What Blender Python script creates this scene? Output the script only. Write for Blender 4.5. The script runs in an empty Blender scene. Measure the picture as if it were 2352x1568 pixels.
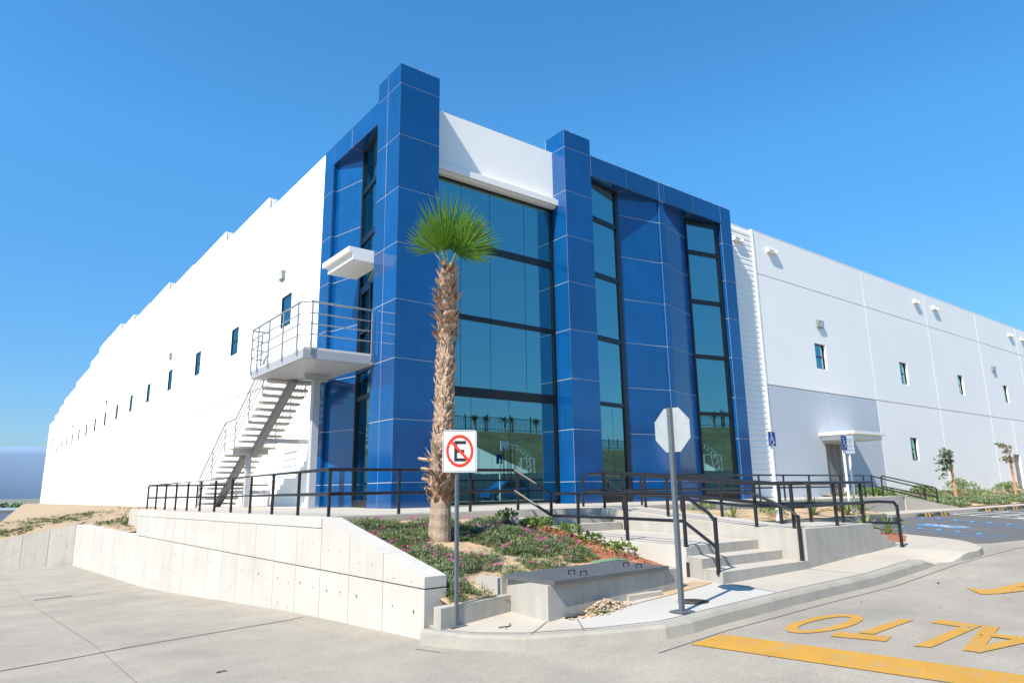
import bpy, math, random
from math import sin, cos, pi, radians
from mathutils import Vector, Matrix
import numpy as np
random.seed(7); rng = np.random.default_rng(7)
scene = bpy.context.scene
COL = scene.collection

# ---------------------------------------------------------------- camera
cam_d = bpy.data.cameras.new('camera'); cam = bpy.data.objects.new('camera', cam_d); COL.objects.link(cam)
Rw = ((0.79194339, -0.61043574, -0.01392368), (-0.11906251, -0.17675013, 0.9770279), (0.59887376, 0.772093, 0.21265611))
M = Matrix(((Rw[0][0], Rw[1][0], -Rw[2][0], -9.30365), (Rw[0][1], Rw[1][1], -Rw[2][1], -17.64091),
            (Rw[0][2], Rw[1][2], -Rw[2][2], 0.44884), (0, 0, 0, 1)))
cam.matrix_world = M
cam_d.sensor_width = 36; cam_d.lens = 36 * 1564 / 2352
cam_d.clip_start = 0.05; cam_d.clip_end = 30000
scene.camera = cam

# ---------------------------------------------------------------- sky and sun
SUN_AZ, SUN_EL = 16.0, 48.0           # direction the light travels (from +X towards +Y), height
world = bpy.data.worlds.new('World'); scene.world = world; world.use_nodes = True
wn = world.node_tree.nodes; wl = world.node_tree.links
sky = wn.new('ShaderNodeTexSky'); sky.sky_type = 'NISHITA'; sky.sun_disc = False
sky.sun_elevation = radians(SUN_EL)
sky.sun_rotation = math.atan2(-cos(radians(SUN_AZ)), -sin(radians(SUN_AZ)))
sky.air_density = 1.0; sky.dust_density = 0.4; sky.ozone_density = 1.3; sky.altitude = 0
bg = wn['Background']; bg.inputs['Strength'].default_value = 0.127
hsv = wn.new('ShaderNodeHueSaturation'); hsv.inputs['Saturation'].default_value = 1.24; wl.new(sky.outputs[0], hsv.inputs['Color'])
# clear coastal air: less whitening towards the horizon, the same all the way round
tc = wn.new('ShaderNodeTexCoord'); sep = wn.new('ShaderNodeSeparateXYZ'); wl.new(tc.outputs['Generated'], sep.inputs[0])
mr = wn.new('ShaderNodeMapRange'); mr.inputs[1].default_value = 0.0; mr.inputs[2].default_value = 0.45; wl.new(sep.outputs[2], mr.inputs[0])
mxs = wn.new('ShaderNodeMix'); mxs.data_type = 'RGBA'; mxs.inputs['A'].default_value = (0.30, 0.375, 0.56, 1); mxs.inputs['B'].default_value = (0.66, 1.09, 1.17, 1)
wl.new(mr.outputs[0], mxs.inputs['Factor'])
mul = wn.new('ShaderNodeMix'); mul.data_type = 'RGBA'; mul.blend_type = 'MULTIPLY'; mul.inputs['Factor'].default_value = 1
wl.new(hsv.outputs[0], mul.inputs['A']); wl.new(mxs.outputs['Result'], mul.inputs['B']); wl.new(mul.outputs['Result'], bg.inputs[0])
sd = bpy.data.lights.new('sun', 'SUN'); sd.energy = 4.6; sd.angle = radians(0.53); sd.color = (1.0, 0.92, 0.80)
sun = bpy.data.objects.new('sun', sd); COL.objects.link(sun)
sdir = Vector((cos(radians(SUN_EL)) * cos(radians(SUN_AZ)), cos(radians(SUN_EL)) * sin(radians(SUN_AZ)), -sin(radians(SUN_EL))))
sun.rotation_euler = sdir.to_track_quat('-Z', 'Y').to_euler(); sun.location = (-30, -20, 40)
scene.view_settings.view_transform = 'Standard'; scene.view_settings.look = 'None'
scene.view_settings.gamma = 1.0; scene.view_settings.use_curve_mapping = False
scene.view_settings.exposure = 0.78

# ---------------------------------------------------------------- materials
def mat(name, col, rough=0.7, var=0.0, vscale=2.0, fine=0.0, fscale=60.0, bump=0.0, bscale=80.0, metal=0.0, spec=0.5,
        streak=0.0, sv=(7, 7, 0.25), objvar=0.0, dark=None, darkamt=0.0, darkscale=0.6, coat=0.0):
    m = bpy.data.materials.new(name); m.use_nodes = True
    nt = m.node_tree; N = nt.nodes; L = nt.links; P = N['Principled BSDF']
    P.inputs['Roughness'].default_value = rough; P.inputs['Metallic'].default_value = metal
    P.inputs['Specular IOR Level'].default_value = spec
    P.inputs['Coat Weight'].default_value = coat
    geo = N.new('ShaderNodeNewGeometry')
    cur = None
    def rgb(c):
        n = N.new('ShaderNodeRGB'); n.outputs[0].default_value = (*c, 1); return n.outputs[0]
    cur = rgb(col)
    def noise(scale, detail=5, stretch=None, rgh=0.6):
        n = N.new('ShaderNodeTexNoise'); n.inputs['Scale'].default_value = scale; n.inputs['Detail'].default_value = detail
        n.inputs['Roughness'].default_value = rgh
        if stretch:
            mp = N.new('ShaderNodeVectorMath'); mp.operation = 'MULTIPLY'; mp.inputs[1].default_value = stretch
            L.new(geo.outputs['Position'], mp.inputs[0]); L.new(mp.outputs[0], n.inputs['Vector'])
        else:
            L.new(geo.outputs['Position'], n.inputs['Vector'])
        return n.outputs['Fac']
    def mulmix(cur, fac, amt, lo=0.3, hi=0.7):
        mr = N.new('ShaderNodeMapRange'); mr.inputs[1].default_value = lo; mr.inputs[2].default_value = hi
        mr.inputs[3].default_value = 1 - amt; mr.inputs[4].default_value = 1 + amt
        L.new(fac, mr.inputs[0])
        mx = N.new('ShaderNodeVectorMath'); mx.operation = 'SCALE'
        L.new(cur, mx.inputs[0]); L.new(mr.outputs[0], mx.inputs['Scale']); return mx.outputs[0]
    if var: cur = mulmix(cur, noise(vscale), var)
    if fine: cur = mulmix(cur, noise(fscale, 3), fine)
    if objvar:
        oi = N.new('ShaderNodeObjectInfo'); cur = mulmix(cur, oi.outputs['Random'], objvar, 0.0, 1.0)
    if streak: cur = mulmix(cur, noise(1.0, 4, sv), streak)
    if dark:
        mr = N.new('ShaderNodeMapRange'); mr.inputs[1].default_value = 0.52; mr.inputs[2].default_value = 0.72
        mr.inputs[3].default_value = 0; mr.inputs[4].default_value = darkamt
        L.new(noise(darkscale, 8), mr.inputs[0])
        mx = N.new('ShaderNodeMix'); mx.data_type = 'RGBA'
        L.new(mr.outputs[0], mx.inputs['Factor']); L.new(cur, mx.inputs['A']); mx.inputs['B'].default_value = (*dark, 1)
        cur = mx.outputs['Result']
    L.new(cur, P.inputs['Base Color'])
    if bump:
        b = N.new('ShaderNodeBump'); b.inputs['Strength'].default_value = bump; b.inputs['Distance'].default_value = 0.02
        L.new(noise(bscale, 4), b.inputs['Height']); L.new(b.outputs[0], P.inputs['Normal'])
    return m

MT = {}
MT['white'] = mat('white_paint', (0.875, 0.85, 0.805), 0.65, var=0.015, vscale=0.35, streak=0.012, bump=0.03, bscale=30)
MT['white_trim'] = mat('white_trim', (0.80, 0.775, 0.73), 0.6, var=0.02)
MT['gray_wall'] = mat('gray_wall_paint', (0.50, 0.53, 0.57), 0.65, var=0.02, vscale=0.4, streak=0.01)
MT['grout'] = mat('grout', (0.56, 0.52, 0.50), 0.9)
MT['blue'] = mat('blue_tile_glaze', (0.0015, 0.060, 0.205), 0.07, spec=0.85, bump=0.012, bscale=1.1, objvar=0.14, var=0.10, vscale=0.9, streak=0.10, dark=(0.01, 0.085, 0.26), darkamt=0.3, darkscale=1.2)
MT['black'] = mat('black_metal', (0.012, 0.012, 0.014), 0.38, var=0.1, vscale=9)
MT['bronze'] = mat('black_mullion', (0.006, 0.006, 0.007), 0.3)
MT['steel'] = mat('gray_steel_paint', (0.42, 0.43, 0.45), 0.5, var=0.05)
MT['steelshade'] = mat('shaded_gray_steel_paint', (0.22, 0.22, 0.22), 0.5, var=0.06)  # stair steel darkened for the stringers, their shade painted into the colour
MT['steelmid'] = mat('mid_gray_steel_paint', (0.33, 0.34, 0.36), 0.5, var=0.05)
MT['inox'] = mat('brushed_steel', (0.40, 0.40, 0.40), 0.35, metal=0.75, var=0.05, vscale=20)
MT['postgray'] = mat('gray_post_paint', (0.10, 0.115, 0.13), 0.45, var=0.05, vscale=10, fine=0.08)
MT['galv'] = mat('galvanised_plate', (0.36, 0.39, 0.40), 0.55, metal=0.15, var=0.08, vscale=5, fine=0.06)
MT['tread'] = mat('precast_tread', (0.58, 0.55, 0.50), 0.8, fine=0.06)
MT['wallconc'] = mat('retaining_wall_concrete', (0.47, 0.445, 0.40), 0.85, var=0.06, vscale=1.1, fine=0.04, streak=0.035, objvar=0.035, bump=0.15, dark=(0.40, 0.36, 0.29), darkamt=0.35, darkscale=0.9)
MT['conc'] = mat('plaza_concrete', (0.42, 0.38, 0.325), 0.85, var=0.08, vscale=1.2, fine=0.05, bump=0.1, dark=(0.38, 0.35, 0.31), darkamt=0.3, darkscale=0.7)
MT['concface'] = mat('formed_concrete', (0.37, 0.35, 0.31), 0.85, var=0.08, vscale=1.5, fine=0.05, streak=0.10, bump=0.15, dark=(0.27, 0.25, 0.22), darkamt=0.4, darkscale=1.4)
MT['walk'] = mat('sidewalk_concrete', (0.40, 0.355, 0.295), 0.88, var=0.07, vscale=1.3, fine=0.06, fscale=90, bump=0.12, dark=(0.40, 0.36, 0.31), darkamt=0.35, darkscale=0.5)
MT['walknew'] = mat('new_sidewalk_concrete', (0.42, 0.40, 0.365), 0.88, var=0.04, vscale=1.3, fine=0.04, fscale=90, bump=0.08)
MT['kerb'] = mat('kerb_concrete', (0.30, 0.28, 0.24), 0.88, var=0.12, vscale=2.2, fine=0.08, bump=0.2, dark=(0.24, 0.22, 0.19), darkamt=0.55, darkscale=2.4)
MT['road'] = mat('road_concrete', (0.285, 0.255, 0.21), 0.9, streak=0.035, sv=(.25, 1.6, .3), var=0.13, vscale=0.9, fine=0.13, fscale=28, bump=0.18, bscale=120, dark=(0.21, 0.193, 0.165), darkamt=0.75, darkscale=0.4)
MT['wallconc2'] = mat('stained_wall_concrete', (0.43, 0.405, 0.36), 0.85, var=0.14, vscale=1.6, fine=0.05, streak=0.06, objvar=0.05, bump=0.15, dark=(0.25, 0.235, 0.21), darkamt=0.55, darkscale=1.6)
MT['jointpale'] = mat('pale_joint', (0.24, 0.21, 0.17), 0.95)
MT['joint'] = mat('dark_joint', (0.10, 0.095, 0.085), 0.95)
MT['crack'] = mat('oil_mark', (0.055, 0.053, 0.05), 0.8)
MT['asphalt'] = mat('asphalt', (0.105, 0.10, 0.095), 0.85, var=0.1, vscale=0.8, fine=0.15, fscale=110, bump=0.15)
MT['yellow'] = mat('yellow_road_paint', (0.43, 0.225, 0.028), 0.75, var=0.08, vscale=1.5, fine=0.14, fscale=50, dark=(0.30, 0.23, 0.13), darkamt=0.8, darkscale=4.5)
MT['bluepaint'] = mat('blue_road_paint', (0.06, 0.19, 0.38), 0.7, var=0.1, fine=0.1)
MT['bluefaint'] = mat('worn_blue_road_paint', (0.07, 0.16, 0.33), 0.75, var=0.2, fine=0.1)
MT['reflector'] = mat('pale_blue_reflector', (0.07, 0.26, 0.48), 0.4)
MT['whitepaint'] = mat('white_road_paint', (0.62, 0.60, 0.56), 0.75, var=0.1, fine=0.12)
MT['rubber'] = mat('black_rubber', (0.035, 0.033, 0.03), 0.8, fine=0.2)
MT['soil'] = mat('sandy_soil', (0.42, 0.30, 0.185), 0.95, var=0.14, vscale=1.6, fine=0.18, fscale=28, bump=0.6, bscale=22, dark=(0.33, 0.22, 0.13), darkamt=0.5, darkscale=1.1)
MT['bank'] = mat('dry_dirt', (0.285, 0.215, 0.14), 0.95, var=0.15, vscale=0.9, fine=0.18, fscale=14, bump=0.8, bscale=6, dark=(0.27, 0.19, 0.11), darkamt=0.5, darkscale=1.3)
MT['mulch'] = mat('red_mulch', (0.30, 0.105, 0.05), 0.95, var=0.25, vscale=6, fine=0.35, fscale=40, bump=0.6, bscale=40, dark=(0.40, 0.27, 0.16), darkamt=0.8, darkscale=3)
MT['rock'] = mat('pale_rubble', (0.40, 0.31, 0.22), 0.9, var=0.2, vscale=9, fine=0.1)
MT['darkstone'] = mat('dark_stone', (0.06, 0.065, 0.07), 0.8)
MT['leafa'] = mat('ground_cover_leaf', (0.125, 0.19, 0.055), 0.6, var=0.35, vscale=2.5)
MT['leafb'] = mat('grey_green_leaf', (0.17, 0.215, 0.12), 0.6, var=0.3, vscale=3)
MT['shrub'] = mat('glossy_shrub_leaf', (0.10, 0.16, 0.025), 0.35, var=0.4, vscale=5)
MT['agave'] = mat('agave_leaf', (0.17, 0.23, 0.055), 0.45, var=0.25, vscale=5)
MT['treeleaf'] = mat('tree_leaf', (0.065, 0.10, 0.035), 0.55, var=0.4, vscale=4)
MT['drystem'] = mat('dry_stem', (0.22, 0.16, 0.075), 0.9, var=0.3, vscale=5)
MT['rust'] = mat('brownish_leaf', (0.15, 0.125, 0.05), 0.6, var=0.3, vscale=5)
MT['pink'] = mat('magenta_petal', (0.62, 0.04, 0.30), 0.6, var=0.25, vscale=8)
MT['bark'] = mat('orange_bark', (0.46, 0.24, 0.12), 0.85, var=0.2, vscale=8)
MT['palmtrunk'] = mat('palm_trunk', (0.34, 0.25, 0.18), 0.9, var=0.25, vscale=7, fine=0.2, fscale=60, bump=0.8, bscale=45)
MT['boot'] = mat('palm_leaf_base', (0.42, 0.29, 0.20), 0.85, var=0.4, vscale=9, fine=0.25, fscale=70)
MT['fibre'] = mat('palm_fibre', (0.33, 0.17, 0.10), 0.9, var=0.35, vscale=11)
MT['deadgrass'] = mat('dry_grass', (0.125, 0.105, 0.045), 0.9, var=0.3, vscale=0.25, fine=0.25, fscale=1.6, bump=0.5, bscale=2.0, dark=(0.06, 0.055, 0.025), darkamt=0.7, darkscale=0.35)
MT['lawn'] = mat('lawn', (0.15, 0.15, 0.05), 0.9, var=0.15, fine=0.15, fscale=10)
MT['weed'] = mat('weed_leaf', (0.115, 0.14, 0.05), 0.7, var=0.3, vscale=2)
MT['signwhite'] = mat('sign_white', (0.80, 0.81, 0.82), 0.4)
MT['signred'] = mat('sign_red', (0.72, 0.05, 0.022), 0.4)
MT['signblack'] = mat('sign_black', (0.025, 0.025, 0.028), 0.5)
MT['signblue'] = mat('sign_blue', (0.012, 0.05, 0.25), 0.4)
MT['signpale'] = mat('sign_pale_gray', (0.58, 0.63, 0.66), 0.5)
MT['signtext'] = mat('sign_print', (0.20, 0.24, 0.27), 0.6)
MT['lens'] = mat('lamp_lens', (0.55, 0.57, 0.58), 0.25)
MT['lampgray'] = mat('lamp_housing', (0.20, 0.20, 0.20), 0.5)
MT['doorgray'] = mat('gray_door_paint', (0.22, 0.205, 0.205), 0.5, var=0.03)
MT['car'] = mat('blue_car_paint', (0.01, 0.10, 0.32), 0.15, coat=1.0)
MT['carglass'] = mat('car_glass', (0.008, 0.009, 0.01), 0.06)
MT['taillight'] = mat('tail_light', (0.5, 0.03, 0.02), 0.2)
MT['chrome'] = mat('wheel_rim', (0.5, 0.5, 0.5), 0.3, metal=0.8)
MT['fencew'] = mat('white_rail', (0.75, 0.75, 0.75), 0.5)
MT['green'] = mat('green_paint', (0.16, 0.27, 0.16), 0.6, var=0.1)
MT['haze'] = mat('painted_haze', (0.20, 0.285, 0.41), 1.0, var=0.06, vscale=0.0006, spec=0.0)  # distant haze put into the flat colour of the horizon mesh
MT['farwhite'] = mat('far_white_wall', (0.66, 0.69, 0.73), 0.7)
MT['farroof'] = mat('far_roof', (0.28, 0.31, 0.33), 0.7)
MT['sea'] = mat('far_ground', (0.16, 0.17, 0.13), 0.9, var=0.3, vscale=0.01)

def vault_material():
    m = mat('chequer_plate', (0.135, 0.138, 0.142), 0.42, metal=0.3, var=0.12, vscale=3)
    nt = m.node_tree; N = nt.nodes; L = nt.links
    geo = N.new('ShaderNodeNewGeometry'); hs = []
    for ang in (45, -45):
        mp = N.new('ShaderNodeMapping'); mp.inputs['Rotation'].default_value = (0, 0, radians(ang))
        L.new(geo.outputs['Position'], mp.inputs['Vector'])
        w = N.new('ShaderNodeTexWave'); w.inputs['Scale'].default_value = 13; L.new(mp.outputs[0], w.inputs['Vector']); hs.append(w.outputs['Fac'])
    a = N.new('ShaderNodeMath'); a.operation = 'MAXIMUM'; L.new(hs[0], a.inputs[0]); L.new(hs[1], a.inputs[1])
    b = N.new('ShaderNodeBump'); b.inputs['Strength'].default_value = 0.8; b.inputs['Distance'].default_value = 0.004
    L.new(a.outputs[0], b.inputs['Height']); L.new(b.outputs[0], N['Principled BSDF'].inputs['Normal'])
    return m
MT['plate'] = vault_material()

def glass_material():
    m = bpy.data.materials.new('teal_mirror_glass'); m.use_nodes = True
    nt = m.node_tree; N = nt.nodes; L = nt.links; N.remove(N['Principled BSDF'])
    out = N['Material Output']
    geo = N.new('ShaderNodeNewGeometry')
    nz = N.new('ShaderNodeTexNoise'); nz.inputs['Scale'].default_value = 0.42; nz.inputs['Detail'].default_value = 1
    L.new(geo.outputs['Position'], nz.inputs['Vector'])
    b = N.new('ShaderNodeBump'); b.inputs['Strength'].default_value = 0.05; b.inputs['Distance'].default_value = 0.05
    L.new(nz.outputs['Fac'], b.inputs['Height'])
    g = N.new('ShaderNodeBsdfGlossy'); g.inputs['Roughness'].default_value = 0.0; g.inputs['Color'].default_value = (0.25, 0.47, 0.48, 1)
    d = N.new('ShaderNodeBsdfDiffuse'); d.inputs['Color'].default_value = (0.003, 0.030, 0.045, 1)
    L.new(b.outputs[0], g.inputs['Normal'])
    mx = N.new('ShaderNodeMixShader'); mx.inputs[0].default_value = 0.80
    L.new(d.outputs[0], mx.inputs[1]); L.new(g.outputs[0], mx.inputs[2]); L.new(mx.outputs[0], out.inputs['Surface'])
    return m
MT['glass'] = glass_material()

def leaf_material(name, col, tcol):
    m = mat(name, col, 0.45, var=0.3, vscale=6)
    nt = m.node_tree; N = nt.nodes; L = nt.links
    t = N.new('ShaderNodeBsdfTranslucent'); t.inputs['Color'].default_value = (*tcol, 1)
    mx = N.new('ShaderNodeMixShader'); mx.inputs[0].default_value = 0.42
    L.new(N['Principled BSDF'].outputs[0], mx.inputs[1]); L.new(t.outputs[0], mx.inputs[2])
    L.new(mx.outputs[0], N['Material Output'].inputs['Surface'])
    return m
MT['frond'] = leaf_material('palm_frond_green', (0.11, 0.21, 0.026), (0.28, 0.47, 0.03))
MT['petiole'] = mat('palm_petiole', (0.30, 0.36, 0.12), 0.5)

# ---------------------------------------------------------------- mesh helpers
class MB:
    def __init__(s): s.v = []; s.f = []
    def quad(s, *p):
        n = len(s.v); s.v += [tuple(q) for q in p]; s.f.append(tuple(range(n, n + len(p))))
        return s
    def box(s, x0, x1, y0, y1, z0, z1):
        n = len(s.v)
        s.v += [(x, y, z) for z in (z0, z1) for y in (y0, y1) for x in (x0, x1)]
        for q in ((0, 2, 3, 1), (4, 5, 7, 6), (0, 1, 5, 4), (2, 6, 7, 3), (0, 4, 6, 2), (1, 3, 7, 5)):
            s.f.append(tuple(n + i for i in q))
        return s
    def obox(s, c, h, rz=0.0, tilt=None):
        n = len(s.v); ca, sa = cos(rz), sin(rz)
        R = tilt if tilt is not None else None
        for dz in (-1, 1):
            for dy in (-1, 1):
                for dx in (-1, 1):
                    q = Vector((dx * h[0], dy * h[1], dz * h[2]))
                    if R is not None: q = R @ q
                    s.v.append((c[0] + q.x * ca - q.y * sa, c[1] + q.x * sa + q.y * ca, c[2] + q.z))
        for q in ((0, 2, 3, 1), (4, 5, 7, 6), (0, 1, 5, 4), (2, 6, 7, 3), (0, 4, 6, 2), (1, 3, 7, 5)):
            s.f.append(tuple(n + i for i in q))
        return s
    def prism(s, poly, z0, z1):
        n = len(s.v); k = len(poly)
        zz0 = z0 if callable(z0) else (lambda x, y: z0); zz1 = z1 if callable(z1) else (lambda x, y: z1)
        s.v += [(x, y, zz0(x, y)) for x, y in poly] + [(x, y, zz1(x, y)) for x, y in poly]
        s.f.append(tuple(n + i for i in reversed(range(k)))); s.f.append(tuple(n + k + i for i in range(k)))
        for i in range(k):
            j = (i + 1) % k; s.f.append((n + i, n + j, n + k + j, n + k + i))
        return s
    def tube(s, pts, r, n=8, rs=None, cap=True):
        pts = [Vector(p) for p in pts]; base = len(s.v); K = len(pts)
        up = Vector((0, 0, 1)); prev = None
        for i, p in enumerate(pts):
            if i == 0: t = pts[1] - p
            elif i == K - 1: t = p - pts[i - 1]
            else: t = (pts[i + 1] - p).normalized() + (p - pts[i - 1]).normalized()
            if t.length < 1e-6: t = pts[i] - pts[i - 1]
            t.normalize()
            if prev is None:
                a = t.cross(up)
                if a.length < 0.05: a = t.cross(Vector((1, 0, 0)))
                a.normalize()
            else:
                a = prev - t * prev.dot(t); a.normalize()
            prev = a; b = t.cross(a); rr = rs[i] if rs else r
            sc = 1.0
            if 0 < i < K - 1:
                c = max(0.5, t.dot((p - pts[i - 1]).normalized())); sc = 1 / c if c > 0.7 else 1.2
            for k in range(n):
                w = 2 * pi * k / n; q = p + (a * cos(w) + b * sin(w)) * rr * (sc if sc < 1.4 else 1.2)
                s.v.append(tuple(q))
        for i in range(K - 1):
            for k in range(n):
                s.f.append((base + i * n + k, base + i * n + (k + 1) % n, base + (i + 1) * n + (k + 1) % n, base + (i + 1) * n + k))
        if cap:
            s.f.append(tuple(base + k for k in reversed(range(n)))); s.f.append(tuple(base + (K - 1) * n + k for k in range(n)))
        return s
    def disc(s, c, r, n=16, z=0):
        k = len(s.v); s.v += [(c[0] + r * cos(2 * pi * i / n), c[1] + r * sin(2 * pi * i / n), c[2]) for i in range(n)]
        s.f.append(tuple(range(k, k + n))); return s
    def mesh(s, name, m):
        me = bpy.data.meshes.new(name); me.from_pydata(s.v, [], s.f); me.materials.append(m); me.update(); return me
def link(o, parent=None):
    COL.objects.link(o)
    if parent is not None: o.parent = parent
    return o
def obj(name, mb, m, parent=None, smooth=False):
    me = mb.mesh(name, MT[m] if isinstance(m, str) else m)
    if smooth: me.polygons.foreach_set('use_smooth', [True] * len(me.polygons))
    return link(bpy.data.objects.new(name, me), parent)
def arr_obj(name, V, F, m, parent=None):
    me = bpy.data.meshes.new(name); me.from_pydata(V.tolist() if hasattr(V, 'tolist') else V, [], F.tolist() if hasattr(F, 'tolist') else F)
    me.materials.append(MT[m]); me.update(); return link(bpy.data.objects.new(name, me), parent)
def thing(name, label, cat, loc=(0, 0, 0), group=None):
    o = bpy.data.objects.new(name, None); o.empty_display_size = 0.2; COL.objects.link(o)
    o['label'] = label; o['category'] = cat
    if group: o['group'] = group
    return o
def tag(o, label, cat, group=None, kind=None):
    o['label'] = label; o['category'] = cat
    if group: o['group'] = group
    if kind: o['kind'] = kind
    return o
def struct(name, mb, m, parent=None):
    o = obj(name, mb, m, parent); o['kind'] = 'structure'; return o
def stuff(o): o['kind'] = 'stuff'; return o
_unit = {}
def ubox(name, m, c, d, parent, rz=0.0):           # a box piece that shares one mesh per material
    key = m
    if key not in _unit: _unit[key] = MB().box(-.5, .5, -.5, .5, -.5, .5).mesh('piece_' + m, MT[m])
    o = bpy.data.objects.new(name, _unit[key]); o.location = c; o.scale = d; o.rotation_euler = (0, 0, rz)
    return link(o, parent)

# ---------------------------------------------------------------- terrain functions
XS = [-60, -30, -8, -5, -4.3, -2, 0, 2.5, 5, 8, 14, 30, 400]
ZS = [-1.5, -1.35, -1.32, -1.27, -1.23, -1.08, -1.02, -.975, -.83, -.75, -.70, -.69, -.69]
YT = [-10.5, -9.6, -5.4, -2.3, 1.6, 6.4, 19.7, 40]; ST = [0, -.01, -.17, -.35, -.58, -.81, -1.15, -1.5]
def zs(x): return float(np.interp(x, XS, ZS))
def zr(x, y):
    w = min(max((-2 - x) / 2.5, 0), 1)
    far = min(max((-22 - y) / 12, 0), 1) * 0.35
    return zs(x) - .15 + w * float(np.interp(y, YT, ST)) + far
def zp(x, y): return -.0045 * max(0, y + 5) - .05 * min(max((x - 2) / 5, 0), 1) - .0015 * max(0, x - 8)
KX = [-4.66, -4.60, -4.42, -4.05, -3.37, -2.7, -2.3]; KY = [-9.72, -9.95, -10.50, -11.05, -11.57, -11.98, -12.05]

# ---------------------------------------------------------------- road, kerb, sidewalk
xs = sorted(set([-400, -200, -100] + XS[0:-1] + list(np.arange(-29, 45, 1.0)) + [60, 80, 120, 200, 400]))
ys = sorted(set([-34, -30, -26, -22, -18, -15, -12, -10.5, -9.6, -8, -6.5, -5.4, -4, -2.3, 0, 1.6, 4, 6.4, 10, 14, 19.7, 20.2, 24, 28]))
V = [(x, y, zr(x, y)) for y in ys for x in xs]; nx = len(xs)
F = [(j * nx + i, j * nx + i + 1, (j + 1) * nx + i + 1, (j + 1) * nx + i) for j in range(len(ys) - 1) for i in range(nx - 1)
     if not (xs[i] > -3 and ys[j] >= -5.4) and not (ys[j] > 19.5 and xs[i] > -6.5)]
me = bpy.data.meshes.new('road'); me.from_pydata(V, [], F); me.materials.append(MT['road']); road = link(bpy.data.objects.new('road', me)); road['kind'] = 'structure'
mb = MB(); R = 15000
mb.quad((-R, -R, -16), (R, -R, -16), (R, R, -16), (-R, R, -16)); struct('ground', mb, 'sea')

def ribbon(mb, pts, w, zf, lift, step=0.25):
    for (a, b) in zip(pts[:-1], pts[1:]):
        a = Vector(a); b = Vector(b); n = max(1, int((b - a).length / step)); t = (b - a).normalized(); nn = Vector((-t.y, t.x)) * w / 2
        for i in range(n):
            p = a.lerp(b, i / n); q = a.lerp(b, (i + 1) / n)
            mb.quad(*[(u.x, u.y, zf(u.x, u.y) + lift) for u in (p - nn, q - nn, q + nn, p + nn)])
    return mb
def flatpoly(mb, quads, zf, lift, n=8):
    for (a, b, c, d) in quads:                    # strip from edge ab to edge dc, split lengthways
        a, b, c, d = map(Vector, (a, b, c, d))
        for i in range(n):
            p, q = a.lerp(d, i / n), a.lerp(d, (i + 1) / n); r, s = b.lerp(c, (i + 1) / n), b.lerp(c, i / n)
            mb.quad(*[(u.x, u.y, zf(u.x, u.y) + lift) for u in (p, s, r, q)])
    return mb
for pts, w in (([(-16, -9.15), (-8.81, -6.93), (-7.35, -6.47), (-4.77, -6.07)], .035), ([(-14, .7), (-8.48, 3.84), (-6.14, 5.2)], .04),
               ([(-8.06, 18.96), (-7.7, -6.6), (-7.7, -17)], .007), ([(-3.2, -12.30), (-.7, -12.34), (7.76, -12.32), (11, -12.32)], .014),
               ([(-4.85, -9.9), (-4.74, -10.3)], .012), ([(-7, -14), (1, -16.2)], .012)):
    obj('joint', ribbon(MB(), pts, w, zr, .006), 'joint', road)
mb = MB()
for (x, y, l, a, w) in ((-7.3, 5.15, .9, .25, .12), (-6.9, -9.2, .12, .2, .04), (3.0, -12.75, .10, .2, .03)):
    d = Vector((cos(a), sin(a))) * l / 2; ribbon(mb, [(x - d.x, y - d.y), (x, y + .01), (x + d.x, y + d.y)], w, zr, .009, .1)
for k in range(26):
    x = random.uniform(-9, 6); y = random.uniform(-16.5, -12.6) if x > -4 else random.uniform(-14, 8); l = random.uniform(.01, .03)
    if x > -5.2 and y > -12: continue
    mb.quad(*[(x + a, y + b, zr(x, y) + .012) for a, b in ((-l, 0), (0, -l * .6), (l, 0), (0, l * .7))])
stuff(obj('road_mark', mb, 'crack', road))

def end_drop(x, y):
    a = max(0, 1 - abs(x - 4.95) / .75) if x < 4.95 else max(0, 1 - (x - 4.95) / .9)
    a = a * a * (3 - 2 * a); return .15 * a * min(max((-10.75 - y) / 1.1, 0), 1)
def kerb_y(x):
    return float(np.interp(x, KX, KY)) if x < -2.3 else -12.05
kx = list(KX) + [-1.8, -1.3, -.7, 0, .6, 1.2, 1.8, 2.5, 3.0, 3.5, 3.75]
def off_curve(pts, d):
    out = []
    for i, p in enumerate(pts):
        a = Vector(pts[max(i - 1, 0)]); b = Vector(pts[min(i + 1, len(pts) - 1)]); t = (b - a).normalized()
        out.append((p[0] - t.y * d, p[1] + t.x * d))
    return out
kpts = [(x, kerb_y(x)) for x in kx]
kpts += [(4.0, -12.05), (4.3, -12.06)]
def kdrop(i, n): return {n - 1: end_drop(4.3, -12.0), n - 2: .015}.get(i, 0)
mb = MB(); n = len(kpts); inner = off_curve(kpts, .17)
for i in range(n - 1):
    def P4(k):
        x, y = kpts[k]; xi, yi = inner[k]; d = kdrop(k, n)
        o = Vector((x - xi, y - yi)).normalized()
        zt = zs(xi) - d
        return ((x + o.x * .05, y + o.y * .05, zr(x, y) - .05), (x + o.x * .012, y + o.y * .012, max(zt - .035, zr(x, y) - .03)), (x - o.x * .02, y - o.y * .02, zt), (xi, yi, zt))
    A, B = P4(i), P4(i + 1)
    for k in range(3): mb.quad(A[k], B[k], B[k + 1], A[k + 1])
kerb_mb = mb; mk_ = MB()
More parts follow.
